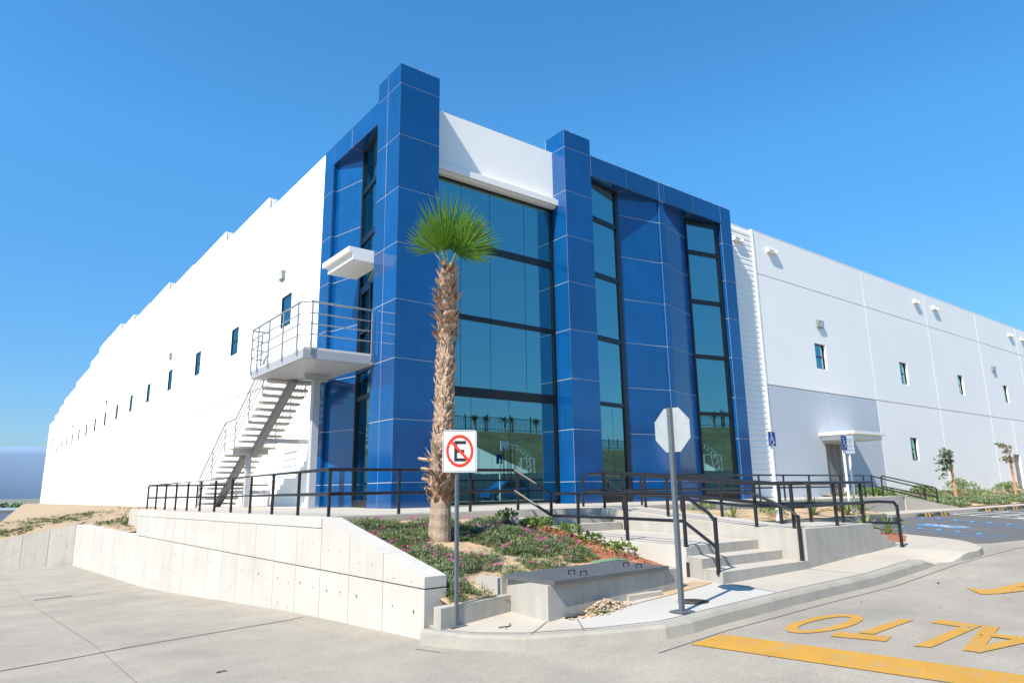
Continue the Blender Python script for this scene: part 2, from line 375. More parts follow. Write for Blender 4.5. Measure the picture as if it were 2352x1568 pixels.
# sidewalk top
walk_x = sorted(set(kx + [-4.5, 4.3, 4.75, 5.1]))
mb = MB(); mn = MB()
cp = inner
for i in range(n - 1):
    (xa, ya), (xb, yb) = cp[i], cp[i + 1]; da, db = kdrop(i, n), kdrop(i + 1, n)
    tgt = mn if (-3.6 < xa and xb < 0.05) else mb
    ytop = -9.2
    tgt.quad((xa, ya, zs(xa) - da), (xb, yb, zs(xb) - db), (xb, max(yb + .45, -11.55 if xa > -2 else yb + .45), zs(xb) - db * .3), (xa, max(ya + .45, -11.55 if xa > -2 else ya + .45), zs(xa) - da * .3))
    tgt.quad((xa, max(ya + .45, -11.55 if xa > -2 else ya + .45), zs(xa) - da * .3), (xb, max(yb + .45, -11.55 if xa > -2 else yb + .45), zs(xb) - db * .3), (xb, ytop, zs(xb)), (xa, ytop, zs(xa)))
# right end: dropped kerb, then a rounded nose
def end_y(x): return float(np.interp(x, [4.2, 5.0, 5.5, 6.3, 6.9, 7.3, 7.7, 8.2, 8.9], [-12.06, -12.10, -12.22, -12.26, -12.12, -11.92, -11.6, -11.05, -9.9]))
exs = [4.3 + .1 * k for k in range(47)]
def ecol(x):
    y0_ = end_y(x); ys_ = [y0_ + .02, y0_ + .10] + [y0_ + .10 + (-9.2 - y0_ - .10) * (k / 10) for k in range(1, 11)]
    return [(x, y, zs(x) - end_drop(x, y) - (.03 if k == 0 else 0)) for k, y in enumerate(ys_)]
for a, b in zip(exs[:-1], exs[1:]):
    A_, B_2 = ecol(a), ecol(b)
    for k in range(11): mb.quad(A_[k], B_2[k], B_2[k + 1], A_[k + 1])
    mk_.quad((a, A_[0][1] - .035, zr(a, -12) - .05), (b, B_2[0][1] - .035, zr(b, -12) - .05), B_2[0], A_[0])
A_ = ecol(exs[-1]); p9 = [(9.35, -8.4), (9.6, -6.2), (9.6, -5.0)]
mb.quad((8.9, -9.9, zs(8.9)), (9.35, -8.4, zs(9.3)), (8.9, -8.4, zs(8.9))); mb.quad((8.9, -9.2, zs(8.9)), (9.35, -8.4, zs(9.3)), (9.6, -5, zs(9.6)), (4, -5, zs(4)), (4, -9.2, zs(4)))
for a, b in zip([(8.88, -9.95)] + p9[:-1], p9): mk_.quad((a[0] + .05, a[1], zr(*a) - .05), (b[0] + .05, b[1], zr(*b) - .05), (b[0], b[1], zs(b[0])), (a[0], a[1], zs(a[0])))
sidewalk = struct('sidewalk', mb, 'walk'); n0 = len(kerb_mb.v); kerb_mb.v += mk_.v; kerb_mb.f += [tuple(n0 + i for i in f) for f in mk_.f]; struct('kerb', kerb_mb, 'kerb')
obj('new_slab', mn, 'walknew', sidewalk)
for pts in ([(-3.27, -10.6), (-3.99, -11.05)], [(-3.1, -10.9), (-3.45, -11.4)], [(.1, -10.9), (-.1, -11.85)], [(-4.35, -10.35), (-3.95, -10.9), (-3.3, -11.4), (-2.6, -11.8), (-2.2, -11.86), (4.2, -11.86)],
            [(2.4, -10.9), (2.4, -11.85)]):
    obj('joint', ribbon(MB(), pts, .014, lambda x, y: zs(x), .005, .15), 'joint', sidewalk)

# painted marks on the road
mb = MB(); flatpoly(mb, [((-2.73, -12.36), (-2.17, -12.36), (-1.5, -16.9), (-2.05, -16.9))], zr, .008, 24)
obj('stop_line', mb, 'yellow', road)
def glyph(quads, n=8):
    mb = MB(); flatpoly(mb, quads, zr, .008, n); o = obj('road_letter', mb, 'yellow', road); return o
mb = MB(); N_ = 40
for i in range(N_):
    for_ = []
    pr = []
    for t in (i, i + 1):
        w = 2 * pi * t / N_; c, s_ = cos(w), sin(w)
        for (rx, ry) in ((.69, .29), (.52, .155)):
            lx, ly = c * rx, s_ * ry; pr.append((-.90 + lx, -12.95 + ly - .20 * (lx) * .22))
    a, b, c_, d = pr
    mb.quad(*[(p[0], p[1], zr(*p) + .008) for p in (a, c_, d, b)])
obj('road_letter', mb, 'yellow', road)
# T, L, A read by traffic coming from the right
glyph([((-1.48, -13.32), (-1.22, -13.28), (-1.05, -13.80), (-1.32, -13.86)), ((-1.12, -13.46), (-1.08, -13.62), (-.03, -13.62), (-.10, -13.48))])
glyph([((-1.33, -14.14), (-1.27, -14.29), (.16, -14.29), (.13, -14.15)), ((-.08, -13.82), (.17, -13.82), (.15, -14.16), (-.10, -14.16))])
mb = MB(); flatpoly(mb, [((-1.20, -14.55), (-1.16, -14.70), (.185, -14.45), (.13, -14.30))], zr, .008); flatpoly(mb, [((-1.20, -14.70), (-1.14, -14.565), (.15, -14.86), (.11, -15.01))], zr, .0095)
flatpoly(mb, [((-.40, -14.53), (-.22, -14.50), (-.22, -14.80), (-.40, -14.84))], zr, .011); obj('road_letter', mb, 'yellow', road)
mb = MB(); flatpoly(mb, [((2.82, -13.20), (2.42, -13.53), (2.63, -13.72), (2.83, -13.48)), ((2.63, -13.72), (2.83, -13.48), (3.0, -13.55), (3.0, -13.88))], zr, .008, 4)
flatpoly(mb, [((3.0, -13.55), (3.0, -13.70), (4.6, -14.1), (4.6, -13.88))], zr, .0095, 8); flatpoly(mb, [((2.63, -13.72), (3.0, -13.62), (3.9, -14.25), (3.0, -13.90))], zr, .011, 6)
obj('road_arrow', mb, 'yellow', road)

# ---------------------------------------------------------------- parking lot
lot = [(8.95, -11.3), (10.6, -11.75), (70, -11.75), (70, -5.0), (17.2, -5.0), (17.2, -5.6), (11.1, -5.75), (9.75, -6.0), (9.5, -8.6)]
mb = MB(); zl = lambda x, y: zr(x, y) + .006
xsl = [8.9, 9.2, 9.5, 9.75, 10.6, 11.1, 14, 17.2, 20, 24, 30, 40, 70]
def lot_y(x):
    lo = float(np.interp(x, [8.9, 9.2, 10.6, 70], [-11.3, -11.5, -11.75, -11.75])); hi = float(np.interp(x, [8.9, 9.45, 9.75, 11.1, 17.2, 17.21, 70], [-11.2, -8.6, -6.0, -5.75, -5.6, -5.0, -5.0])); return lo, hi
xsl = sorted(set(xsl + [17.21]))
for a, b in zip(xsl[:-1], xsl[1:]):
    (la, ha), (lb, hb) = lot_y(a), lot_y(b)
    mb.quad((a, la, zl(a, 0)), (b, lb, zl(b, 0)), (b, hb, zl(b, 0)), (a, ha, zl(a, 0)))
lotO = struct('parking_lot', mb, 'asphalt')
def zl2(x, y): return zr(x, y) + .006
# blue bay lines with reflectors
for pts in ([(20.6, -5.3), (16.2, -10.3)], [(20.1, -5.4), (15.4, -10.6)], [(14.4, -6.3), (11.3, -11.3)], [(13.7, -6.3), (10.7, -11.1)], [(18.4, -5.6), (14.4, -10.9)], [(12.2, -6.3), (10.2, -9.5)]):
    obj('bay_line', ribbon(MB(), pts, .12, zl2, .005, 1.0), 'bluefaint', lotO)
for x, y in ((20.23, -5.66), (19.63, -6.45), (18.79, -7.32), (18.02, -8.13), (17.45, -8.84), (16.83, -9.56), (13.94, -6.99), (13.64, -7.69), (13.2, -8.38), (12.81, -9.05), (12.28, -9.74), (11.85, -10.4), (32.5, -6.2), (34.2, -6.9)):
    mb = MB(); z = zl2(x, y); q = MB()
    mb.prism([(x - .06, y - .06), (x + .06, y - .06), (x + .06, y + .06), (x - .06, y + .06)], z, z + .01)
    n0 = len(mb.v); mb.v += [(x - .06, y - .06, z + .01), (x + .06, y - .06, z + .01), (x + .06, y + .06, z + .01), (x - .06, y + .06, z + .01), (x - .035, y - .035, z + .026), (x + .035, y - .035, z + .026), (x + .035, y + .035, z + .026), (x - .035, y + .035, z + .026)]
    for f in ((0, 1, 5, 4), (1, 2, 6, 5), (2, 3, 7, 6), (3, 0, 4, 7), (4, 5, 6, 7)): mb.f.append(tuple(n0 + i for i in f))
    obj('road_stud', mb, 'reflector', lotO)
for pts in ([(24.2, -5.15), (21.0, -8.7), (17.2, -11.5)], [(29.0, -5.15), (25.6, -8.4), (22.5, -11.5)], [(24.0, -5.3), (28.6, -5.4)], [(23.2, -6.2), (27.8, -6.3)], [(22.2, -7.3), (26.7, -7.4)], [(21.1, -8.5), (25.5, -8.6)], [(19.6, -9.8), (24.4, -9.8)]):
    obj('hatch_line', ribbon(MB(), pts, .13, zl2, .005, 1.0), 'whitepaint', lotO)
# wheelchair picture: strokes in a unit square
def pictogram(mb, fn, k=1.0):
    def stroke(pts, w):
        w = w * k
        for a, b in zip(pts[:-1], pts[1:]):
            a, b = Vector(a), Vector(b); t = (b - a).normalized(); nn = Vector((-t.y, t.x)) * w / 2; a = a - t * w * .3; b = b + t * w * .3
            mb.quad(*[fn(*p) for p in (a - nn, b - nn, b + nn, a + nn)])
    n0 = [fn(.42 + .075 * cos(2 * pi * i / 12), .90 + .075 * sin(2 * pi * i / 12)) for i in range(12)]; mb.quad(*n0)
    stroke([(.42, .78), (.45, .46), (.66, .46), (.78, .20), (.88, .24)], .075)
    stroke([(.44, .64), (.64, .64)], .06)
    arc = [(.47 + .26 * cos(radians(a)), .29 + .26 * sin(radians(a))) for a in range(118, 352, 14)]
    stroke(arc, .07)
    return mb
def gfn(lift):
    def fn(u, v):
        p = Vector((13.6, -9.3)) + Vector((1.15, .03)) * u + Vector((1.30, 1.80)) * v
        return (p.x, p.y, zl2(p.x, p.y) + lift)
    return fn
mb = MB(); f5 = gfn(.005); mb.quad(f5(0, 0), f5(1, 0), f5(1, 1), f5(0, 1)); obj('blue_square', mb, 'bluepaint', lotO)
mb = MB(); f9 = gfn(.010); pictogram(mb, lambda u, v: f9(.08 + .9 * (1 - u), .04 + .92 * v), 1.7); obj('wheelchair_symbol', mb, 'whitepaint', lotO)
# worn white lettering on the asphalt, too flat to read: strokes only
mb = MB()
for k in range(8):
    x, y = 24.9 - k * .78, -6.9 - k * .19 * 2
    ribbon(mb, [(x, y), (x - .25, y - .55)], .10, zl2, .006, .6)
    if k % 2: ribbon(mb, [(x - .25, y - .55), (x - .6, y - .4)], .10, zl2, .006, .6)
    else: ribbon(mb, [(x, y), (x - .45, y + .05)], .10, zl2, .006, .6)
obj('painted_word', mb, 'whitepaint', lotO)

# ---------------------------------------------------------------- plaza
plaza_poly = [(-4.2, -5.28), (.6, -5.45), (2.45, -5.75), (3.85, -5.75), (3.85, -4.0), (6, -3.95), (23.2, -3.55), (24.4, -3.4), (24.4, .9), (.9, .9), (.9, 13.6), (-4.35, 13.6)]
def grid_fill(mb, cells, zf):
    for (x0, x1, y0, y1) in cells:
        nx_ = max(1, int((x1 - x0) / 2)); ny_ = max(1, int((y1 - y0) / 2))
        for i in range(nx_):
            for j in range(ny_):
                a, b = x0 + (x1 - x0) * i / nx_, x0 + (x1 - x0) * (i + 1) / nx_; c, d = y0 + (y1 - y0) * j / ny_, y0 + (y1 - y0) * (j + 1) / ny_
                mb.quad((a, c, zf(a, c)), (b, c, zf(b, c)), (b, d, zf(b, d)), (a, d, zf(a, d)))
    return mb
plaza = struct('plaza', MB().prism(plaza_poly, lambda x, y: zp(x, y) - 1.0, lambda x, y: zp(x, y)), 'conc')
plaza.data.update()
bpyme = plaza.data
# replace the big top by a grid so that the gentle fall reads right
mb = MB(); grid_fill(mb, [(-4.2, .9, -5.2, 13.6), (.9, 3.85, -5.4, .9), (3.85, 24.4, -3.5, .9)], lambda x, y: zp(x, y) + .004)
obj('paving', mb, 'conc', plaza)
for pts in ([(-4.1, -2.2), (24, -2.2)], [(-1.6, -5.2), (-1.6, 13)], [(-4.1, 2.5), (0, 2.5)], [(-4.1, 6), (.6, 6)], [(1.4, -5.4), (1.4, 0)], [(6, -3.9), (6, .8)], [(10, -3.8), (10, .8)], [(14, -3.7), (14, .8)], [(-4.1, 9.5), (.6, 9.5)]):
    obj('joint', ribbon(MB(), pts, .012, zp, .008, 1.0), 'joint', plaza)

# ---------------------------------------------------------------- warehouse
WH = thing('warehouse', 'large white warehouse with blue tiled corner entrance and teal mirror glass', 'building')
WX, WY = 0.7, 0.7
def wall_grid(mb, u0, u1, z0, z1, holes, Pf, depth=.2, side=.05):
    us = sorted(set([u0, u1] + [h[k] for h in holes for k in (0, 1)])); zz = sorted(set([z0, z1] + [h[k] for h in holes for k in (2, 3)]))
    for i in range(len(us) - 1):
        for j in range(len(zz) - 1):
            uc, zc = (us[i] + us[i + 1]) / 2, (zz[j] + zz[j + 1]) / 2
            if any(h[0] < uc < h[1] and h[2] < zc < h[3] for h in holes): continue
            mb.quad(Pf(us[i], 0, zz[j]), Pf(us[i + 1], 0, zz[j]), Pf(us[i + 1], 0, zz[j + 1]), Pf(us[i], 0, zz[j + 1]))
    def side_(p, q, dep): mb.quad(Pf(p[0], 0, p[1]), Pf(q[0], 0, q[1]), Pf(q[0], -dep, q[1]), Pf(p[0], -dep, p[1]))
    for k in range(len(zz) - 1):
        zc = (zz[k] + zz[k + 1]) / 2
        for ue in (u0, u1):
            if not any(abs(h[0] - ue) < 1e-6 or abs(h[1] - ue) < 1e-6 for h in holes if h[2] < zc < h[3]): side_((ue, zz[k]), (ue, zz[k + 1]), side)
    side_((u0, z0), (u1, z0), side); side_((u0, z1), (u1, z1), side)
    for a, b, c, d in holes:
        for p, q, edge in (((a, c), (b, c), abs(c - z0) < 1e-6), ((b, c), (b, d), abs(b - u1) < 1e-6), ((b, d), (a, d), False), ((a, d), (a, c), abs(a - u0) < 1e-6)):
            if not edge: side_(p, q, depth)
    return mb
def PL(u, n, z): return (WX - n, u, z)
def PR(u, n, z): return (u, WY - n, z)
def window(Pf, u0, u1, z0, z1, parent, d=.17):
    mb = MB(); w = .07
    def bar(a, b, c, e, t=.06):
        pts = [Pf(u, -d + k, z) for k in (-.02, t) for z in (c, e) for u in (a, b)]
        n0 = len(mb.v); mb.v += pts
        for q in ((0, 2, 3, 1), (4, 5, 7, 6), (0, 1, 5, 4), (2, 6, 7, 3), (0, 4, 6, 2), (1, 3, 7, 5)): mb.f.append(tuple(n0 + i for i in q))
    zm = (z0 + z1) / 2
    bar(u0, u0 + w, z0, z1); bar(u1 - w, u1, z0, z1); bar(u0 + w, u1 - w, z0, z0 + w); bar(u0 + w, u1 - w, z1 - w, z1); bar(u0 + w, u1 - w, zm - w / 2, zm + w / 2)
    f = obj('window', mb, 'bronze', parent)
    for c, e in ((z0 + w, zm - w / 2), (zm + w / 2, z1 - w)):
        obj('pane', MB().quad(Pf(u0 + w, -d + .02, c), Pf(u1 - w, -d + .02, c), Pf(u1 - w, -d + .02, e), Pf(u0 + w, -d + .02, e)), 'glass', f)
    return f
G_ = .022
# right facade panels
xb = [20.5, 31.85, 40.7, 49.8, 58.7, 67.6, 76.5, 85.4, 94.3]
win_r = [(25.46, 26.59), (35.55, 36.59), (44.63, 45.57), (53.56, 54.5), (62.7, 63.7), (71.6, 72.6), (80.5, 81.5)]
zj_r = [-.2, 5.28, 10.93, 13.2]
for i in range(len(xb) - 1):
    for j in range(3):
        a, b = xb[i], xb[i + 1]
        segs = [(a, b)]
        if i == 0 and j == 0: segs = [(a, 26.18), (26.18, b)]
        if i == 3 and j == 0: segs = [(a, 54.25), (54.25, b)]
        for (p, q) in segs:
            holes = []
            if j == 1: holes = [(w0, w1, 6.56, 7.94) for (w0, w1) in win_r if p < w0 < q]
            if j == 0 and i == 1: holes = [(35.62, 36.62, 1.86, 3.24)]
            if i == 0 and j == 0: holes = [(25.45, 26.18, -.2, 2.58)] if p < 21 else [(26.18, 27.16, -.2, 2.58)]
            if j == 0 and i == 3 and p < 50: holes = [(53.3, 54.25, -.2, 2.58)]
            if j == 0 and i == 3 and p > 54: holes = [(54.25, 54.75, -.2, 2.58)]
            mbp = MB(); wall_grid(mbp, p + G_, q - G_, zj_r[j] + (.02 if j else 0), zj_r[j + 1] - (.02 if j < 2 else 0), [(max(h[0], p + G_), min(h[1], q - G_), max(h[2], zj_r[j]), h[3]) for h in holes], PR)
            o = obj('wall_panel', mbp, 'gray_wall' if (i == 0 and j == 0) else 'white', WH)
            if i == 0 and j == 0: o['label'] = 'gray painted lower wall panel'
for (w0, w1) in win_r: window(PR, w0, w1, 6.56, 7.94, WH)
window(PR, 35.62, 36.62, 1.86, 3.24, WH)
obj('wall_backing', MB().box(20.5, 94.3, WY + .26, WY + .5, -.3, 13.15), 'white', WH)
obj('roof', MB().prism([(.95, 6.1), (2.0, 1.2), (94, 1.1), (94, 140), (.95, 140)], 12.2, 12.5), 'farroof', WH)
obj('side_wall', MB().box(94.0, 94.3, 1.1, 141, -1, 13.2), 'white', WH)
# doors
d = obj('door', MB().box(25.45, 27.16, WY + .14, WY + .22, -.06, 2.58), 'doorgray', WH); obj('door_edge', MB().box(26.29, 26.32, WY + .13, WY + .139, -.05, 2.5), 'joint', d)
d = obj('door', MB().box(53.3, 54.75, WY + .14, WY + .22, -.06, 2.58), 'doorgray', WH)
# canopy over the right door, two-step cornice
cn = obj('canopy', MB().box(24.9, 28.35, WY - 1.84, WY - .003, 2.95, 3.10), 'white_trim', WH)
obj('canopy_underside', MB().box(25.1, 28.15, WY - 1.66, WY - .003, 2.72, 2.949), 'white_trim', cn)
# scuppers
for a, b in ((18.74, 19.49), (21.65, 22.5), (38.92, 39.65), (41.88, 42.68), (56.78, 57.59), (59.7, 60.5), (74.6, 75.4), (77.5, 78.3)):
    mb = MB(); y1 = WY - .002 if a > 20 else .716
    mb.box(a, b, y1 - .17, y1, 12.28, 12.32).box(a, a + .05, y1 - .17, y1, 12.321, 12.5).box(b - .05, b, y1 - .17, y1, 12.321, 12.5)
    o = obj('scupper', mb, 'white_trim', WH); obj('scupper_opening', MB().box(a + .06, b - .06, y1 - .012, y1 - .001, 12.33, 12.48), 'lampgray', o)
# wall lamps
def wall_lamp(Pf, u, z):
    mb = MB(); w, h = .32, .2
    mb.v += [Pf(a, n, c) for (a, n, c) in ((u - w, .0, z - h), (u + w, 0, z - h), (u + w, 0, z + h), (u - w, 0, z + h), (u - w * .85, .11, z - h * 1.05), (u + w * .85, .11, z - h * 1.05), (u + w * .85, .16, z + h * .8), (u - w * .85, .16, z + h * .8))]
    mb.f += [(0, 1, 2, 3), (0, 1, 5, 4), (1, 2, 6, 5), (2, 3, 7, 6), (3, 0, 4, 7), (4, 5, 6, 7)]
    o = obj('wall_lamp', mb, 'lampgray', WH)
    obj('lens', MB().quad(Pf(u - w * .7, .122, z - h * .9), Pf(u + w * .7, .122, z - h * .9), Pf(u + w * .7, .162, z + h * .62), Pf(u - w * .7, .162, z + h * .62)), 'lens', o)
for u in (26.18, 51.95, 71.0): wall_lamp(PR, u, 9.06)
# lap siding strip
y0 = .74; H = 13.2
obj('siding_backing', MB().box(17.5, 20.42, y0 + .02, y0 + .3, -.3, 13.18), 'white', WH)
sid = MB(); bh = .262
sid.v = [(17.55, 0, 0), (20.40, 0, 0), (17.55, -.045, .03), (20.40, -.045, .03), (17.55, -.045, .17), (20.40, -.045, .17), (17.55, 0, bh), (20.40, 0, bh)]
sid.f = [(0, 1, 3, 2), (2, 3, 5, 4), (4, 5, 7, 6), (0, 2, 4, 6), (1, 7, 5, 3)]
sid_me = sid.mesh('siding_board', MT['white'])
for k in range(int(13.3 / bh)):
    o = bpy.data.objects.new('siding_board', sid_me); o.location = (0, y0 + .019, -.05 + k * bh); link(o, WH)
obj('corner_trim', MB().box(20.401, 20.515, .66, .9, -.2, 13.22), 'white', WH)
obj('parapet_cap', MB().box(20.52, 94, .695, 1.0, 13.203, 13.24), 'white_trim', WH)

# left facade
yb = [6.05] + [15.0 + 7.75 * k for k in range(0, 16)] + [141.2]
tops = [14.28, 14.98, 15.65, 15.75, 16.45, 16.55, 17.2, 17.9, 18.0, 17.4, 16.75, 16.72, 16.1, 16.0, 15.4, 14.75, 13.95]
zjl = [0, 5.26, 11.47]
wl = [10.97 + 7.72 * k for k in range(17)]
def zb(y): return -.25 - .0045 * (y - 5)
for i in range(len(yb) - 1):
    a, b = yb[i], yb[i + 1]
    for j in range(3):
        z0 = zb(b) - .3 if j == 0 else zjl[j] + .028; z1 = zjl[j + 1] - .028 if j < 2 else tops[i]
        holes = [(w, w + 1.25, 7.63, 9.08) for w in wl if a < w < b] if j == 1 else []
        obj('wall_panel', wall_grid(MB(), a + .006, b - .006, z0, z1, holes, PL, .075, .08), 'white', WH)
    obj('parapet_back', MB().box(WX + .13, WX + .40, a, b, 11.0, tops[i] - .01), 'white', WH)
for w in wl: window(PL, w, w + 1.25, 7.63, 9.08, WH, .06)
for u in (12.25, 35.1, 65.5, 97, 129.7): wall_lamp(PL, u, 10.15)
obj('wall_backing', MB().box(WX + .22, WX + .5, 6.0, 141, -1.2, 13.5), 'white', WH)
obj('wall_end', MB().box(WX + .5, 94, 140.8, 141.1, -1.2, 13.5), 'white', WH)
obj('siding_return', MB().box(WX - .02, WX + .2, 5.9, 6.045, -.3, 14.2), 'white', WH)

# tiled tower, piers and beams
ZJ = [-.12, .7, 2.5, 4.3, 6.1, 7.9, 9.7, 11.5, 13.3, 14.0]
T_ = .012; g2 = .009
def tiles(p0, p1, us, zjs, end0=0., end1=0., zend=(0, 0)):
    """tiles on the vertical plane p0->p1 (outward = right-hand side of the direction), us = joints measured from p0"""
    p0 = Vector(p0); p1 = Vector(p1); t = (p1 - p0).normalized(); nrm = Vector((t.y, -t.x)); rz = math.atan2(t.y, t.x)
    for i in range(len(us) - 1):
        a = us[i] + (end0 if i == 0 else g2); b = us[i + 1] - (end1 if i == len(us) - 2 else g2)
        for j in range(len(zjs) - 1):
            c = zjs[j] + (zend[0] if j == 0 else g2); d_ = zjs[j + 1] - (zend[1] if j == len(zjs) - 2 else g2)
            ctr = p0 + t * (a + b) / 2 - nrm * (T_ / 2)
            ubox('tile', 'blue', (ctr.x, ctr.y, (c + d_) / 2), (b - a, T_, d_ - c), WH, rz + random.gauss(0, .0025))
# tower
B_ = .005
obj('tower_core', MB().box(B_, 1.46 - B_, B_, 1.55 - B_, -.2, 13.98), 'grout', WH)
tiles((0, 1.55), (0, 0), [0, .68, 1.55], ZJ, 0, .021)
tiles((0, 0), (1.46, 0), [0, 1.46], ZJ, 0, 0)
tiles((1.46, 0), (1.46, 1.55), [0, .85, 1.55], ZJ, .021, 0)
tiles((1.435, 1.55), (.021, 1.55), [0, 1.41], ZJ, 0, 0)
ubox('coping', 'blue', (.73, .775, 14.0), (1.40, 1.49, .02), WH)
# second pillar
obj('pillar_core', MB().box(7.05 + B_, 8.42 - B_, B_, 1.1, -.2, 13.98), 'grout', WH)
tiles((7.05, 1.08), (7.05, 0), [0, 1.08], ZJ, 0, .021)
tiles((7.05, 0), (8.42, 0), [0, 1.37], ZJ, 0, 0)
tiles((8.42, 0), (8.42, 1.08), [0, 1.08], ZJ, .021, 0)
ubox('coping', 'blue', (7.735, .55, 14.0), (1.31, 1.02, .02), WH)
# right frame: beam, column, end pier, folded infill
obj('beam_core', MB().box(8.43, 17.62 - B_, B_, .9, 12.48 + B_, 13.31), 'grout', WH)
tiles((8.445, 0), (17.62, 0), [0, 2.015, 4.055, 4.385, 6.345, 8.395, 9.175], [12.48, 13.33], 0, 0)
for a, b in ((8.445, 10.46), (10.46, 12.5), (12.83, 14.79), (14.79, 16.83)): ubox('soffit_tile', 'blue', ((a + b) / 2, .47, 12.49), (b - a - .02, .89, .02), WH)
ubox('soffit_tile', 'blue', (12.665, .49, 12.492), (.31, .80, .02), WH)
obj('pier_core', MB().box(16.83 + B_, 17.62 - B_, B_, .9, -.2, 12.49), 'grout', WH)
ZP = [-.12, .7, 2.5, 4.3, 6.1, 7.9, 9.7, 11.5, 12.478]
tiles((16.83, .9), (16.83, 0), [0, .9], ZP, 0, .021)
tiles((16.83, 0), (17.62, 0), [0, .79], ZP, 0, 0)
tiles((17.62, 0), (17.62, .72), [0, .72], ZP + [13.33], .021, 0)
obj('column_core', MB().box(12.5 + B_, 12.83 - B_, .06 + B_, .9, -.2, 12.47), 'grout', WH)
tiles((12.5, .6), (12.5, .06), [0, .54], ZP, 0, .021)
tiles((12.5, .06), (12.83, .06), [0, .33], ZP, 0, 0)
tiles((12.83, .06), (12.83, .6), [0, .54], ZP, .021, 0)
def wallslab(p0, p1, t, z0, z1, m, name):
    p0 = Vector(p0); p1 = Vector(p1); d = (p1 - p0).normalized(); nn = Vector((-d.y, d.x)) * t
    return obj(name, MB().prism([tuple(p0), tuple(p1), tuple(p1 + nn), tuple(p0 + nn)], z0, z1), m, WH)
def fold(p0, p1):
    p0v = Vector(p0); p1v = Vector(p1); d = (p1v - p0v).normalized(); nn = Vector((-d.y, d.x)) * B_
    wallslab(tuple(p0v + nn), tuple(p1v + nn), .12, -.2, 12.47, 'grout', 'infill_core')
    tiles(p0, p1, [0, (p1v - p0v).length], ZP, 0, 0)
fold((10.42, .56), (12.49, .14)); fold((12.84, .14), (14.90, .62))
def curtain(p0, p1, us, rows, bars, rail=.05, proud=.07, endl=.06, endr=.06):
    """glass panes between p0 and p1, us = seams, rows = z spans of glass, bars = z spans of black rails"""
    p0 = Vector(p0); p1 = Vector(p1); Lg = (p1 - p0).length; t = (p1 - p0).normalized(); nrm = Vector((t.y, -t.x)); rz = math.atan2(t.y, t.x)
    us = [0] + us + [Lg]
    for z0, z1, sm in rows:
        uu = [0] + sm + [Lg]
        for a, b in zip(uu[:-1], uu[1:]):
            p = p0 + t * (a + .008); q = p0 + t * (b - .008)
            dz = random.uniform(-.0012, .0012); n2 = nrm * random.uniform(-.0015, .0015)
            obj('pane', MB().quad((p.x, p.y, z0), (q.x + n2.x, q.y + n2.y, z0), (q.x, q.y, z1), (p.x + n2.x, p.y + n2.y, z1)), 'glass', WH)
    ctr = p0 + t * Lg / 2
    for z0, z1 in bars:
        c = ctr + nrm * (proud / 2 - .02); ubox('mullion', 'bronze', (c.x, c.y, (z0 + z1) / 2), (Lg - .002, proud, z1 - z0), WH, rz)
    zt = max(r[1] for r in rows) + .1; zbm = min(r[0] for r in rows) - .05
    for u, w in ((endl / 2, endl), (Lg - endr / 2, endr)):
        if w <= 0: continue
        c = p0 + t * u + nrm * (proud / 2 - .012); ubox('mullion', 'bronze', (c.x, c.y, (zt + zbm) / 2), (w, proud + .02, zt - zbm - .01), WH, rz)
    c = ctr - nrm * .04; ubox('glass_backing', 'bronze', (c.x, c.y, (zt + zbm) / 2), (Lg - .01, .03, zt - zbm), WH, rz)
# main glass: seams from x = 1.46
s3 = [2.87 - 1.46, 4.1 - 1.46, 5.66 - 1.46]; s2 = [3.28 - 1.46, 4.85 - 1.46]
curtain((1.47, .85), (7.04, .85), [], [(.09, 3.45, s2), (3.77, 6.05, s3), (6.22, 8.58, s3), (8.82, 10.89, s3)], [(0, .09), (3.45, 3.77), (6.05, 6.22), (8.58, 8.82), (10.89, 11.1)], endl=.05, endr=.10)
for x in (4.70, 5.0):
    mb = MB(); mb.tube([(x, .74, .72), (x, .74, 1.87)], .018).tube([(x, .845, .85), (x, .74, .85)], .01).tube([(x, .845, 1.75), (x, .74, 1.75)], .01)
    obj('door_handle', mb, 'black', WH)
curtain((8.43, .29), (10.41, .56), [], [(.3, 3.47, [1.05]), (3.62, 5.96, []), (6.15, 8.46, []), (8.66, 10.77, []), (10.97, 12.35, [])], [(-.1, .3), (3.47, 3.62), (5.96, 6.15), (8.46, 8.66), (10.77, 10.97), (12.35, 12.475)], endl=.08, endr=.20)
curtain((14.92, .63), (16.82, .22), [], [(.3, 3.47, []), (3.62, 5.96, []), (6.15, 8.46, []), (8.66, 10.77, []), (10.97, 12.2, [])], [(-.1, .3), (3.47, 3.62), (5.96, 6.15), (8.46, 8.66), (10.77, 10.97), (12.2, 12.475)], endl=.07, endr=.16)
# white fascia over the main glass with its ledge
obj('fascia', MB().box(1.461, 7.049, .72, 1.5, 11.12, 13.33), 'white', WH)
ld = obj('ledge', MB().box(1.462, 7.048, .44, .719, 11.02, 11.24), 'white_trim', WH); obj('ledge_lip', MB().box(1.463, 7.047, .56, .718, 11.241, 11.34), 'white_trim', ld)
obj('ledge_bed', MB().box(1.463, 7.047, .60, .86, 10.96, 11.019), 'white_trim', ld)
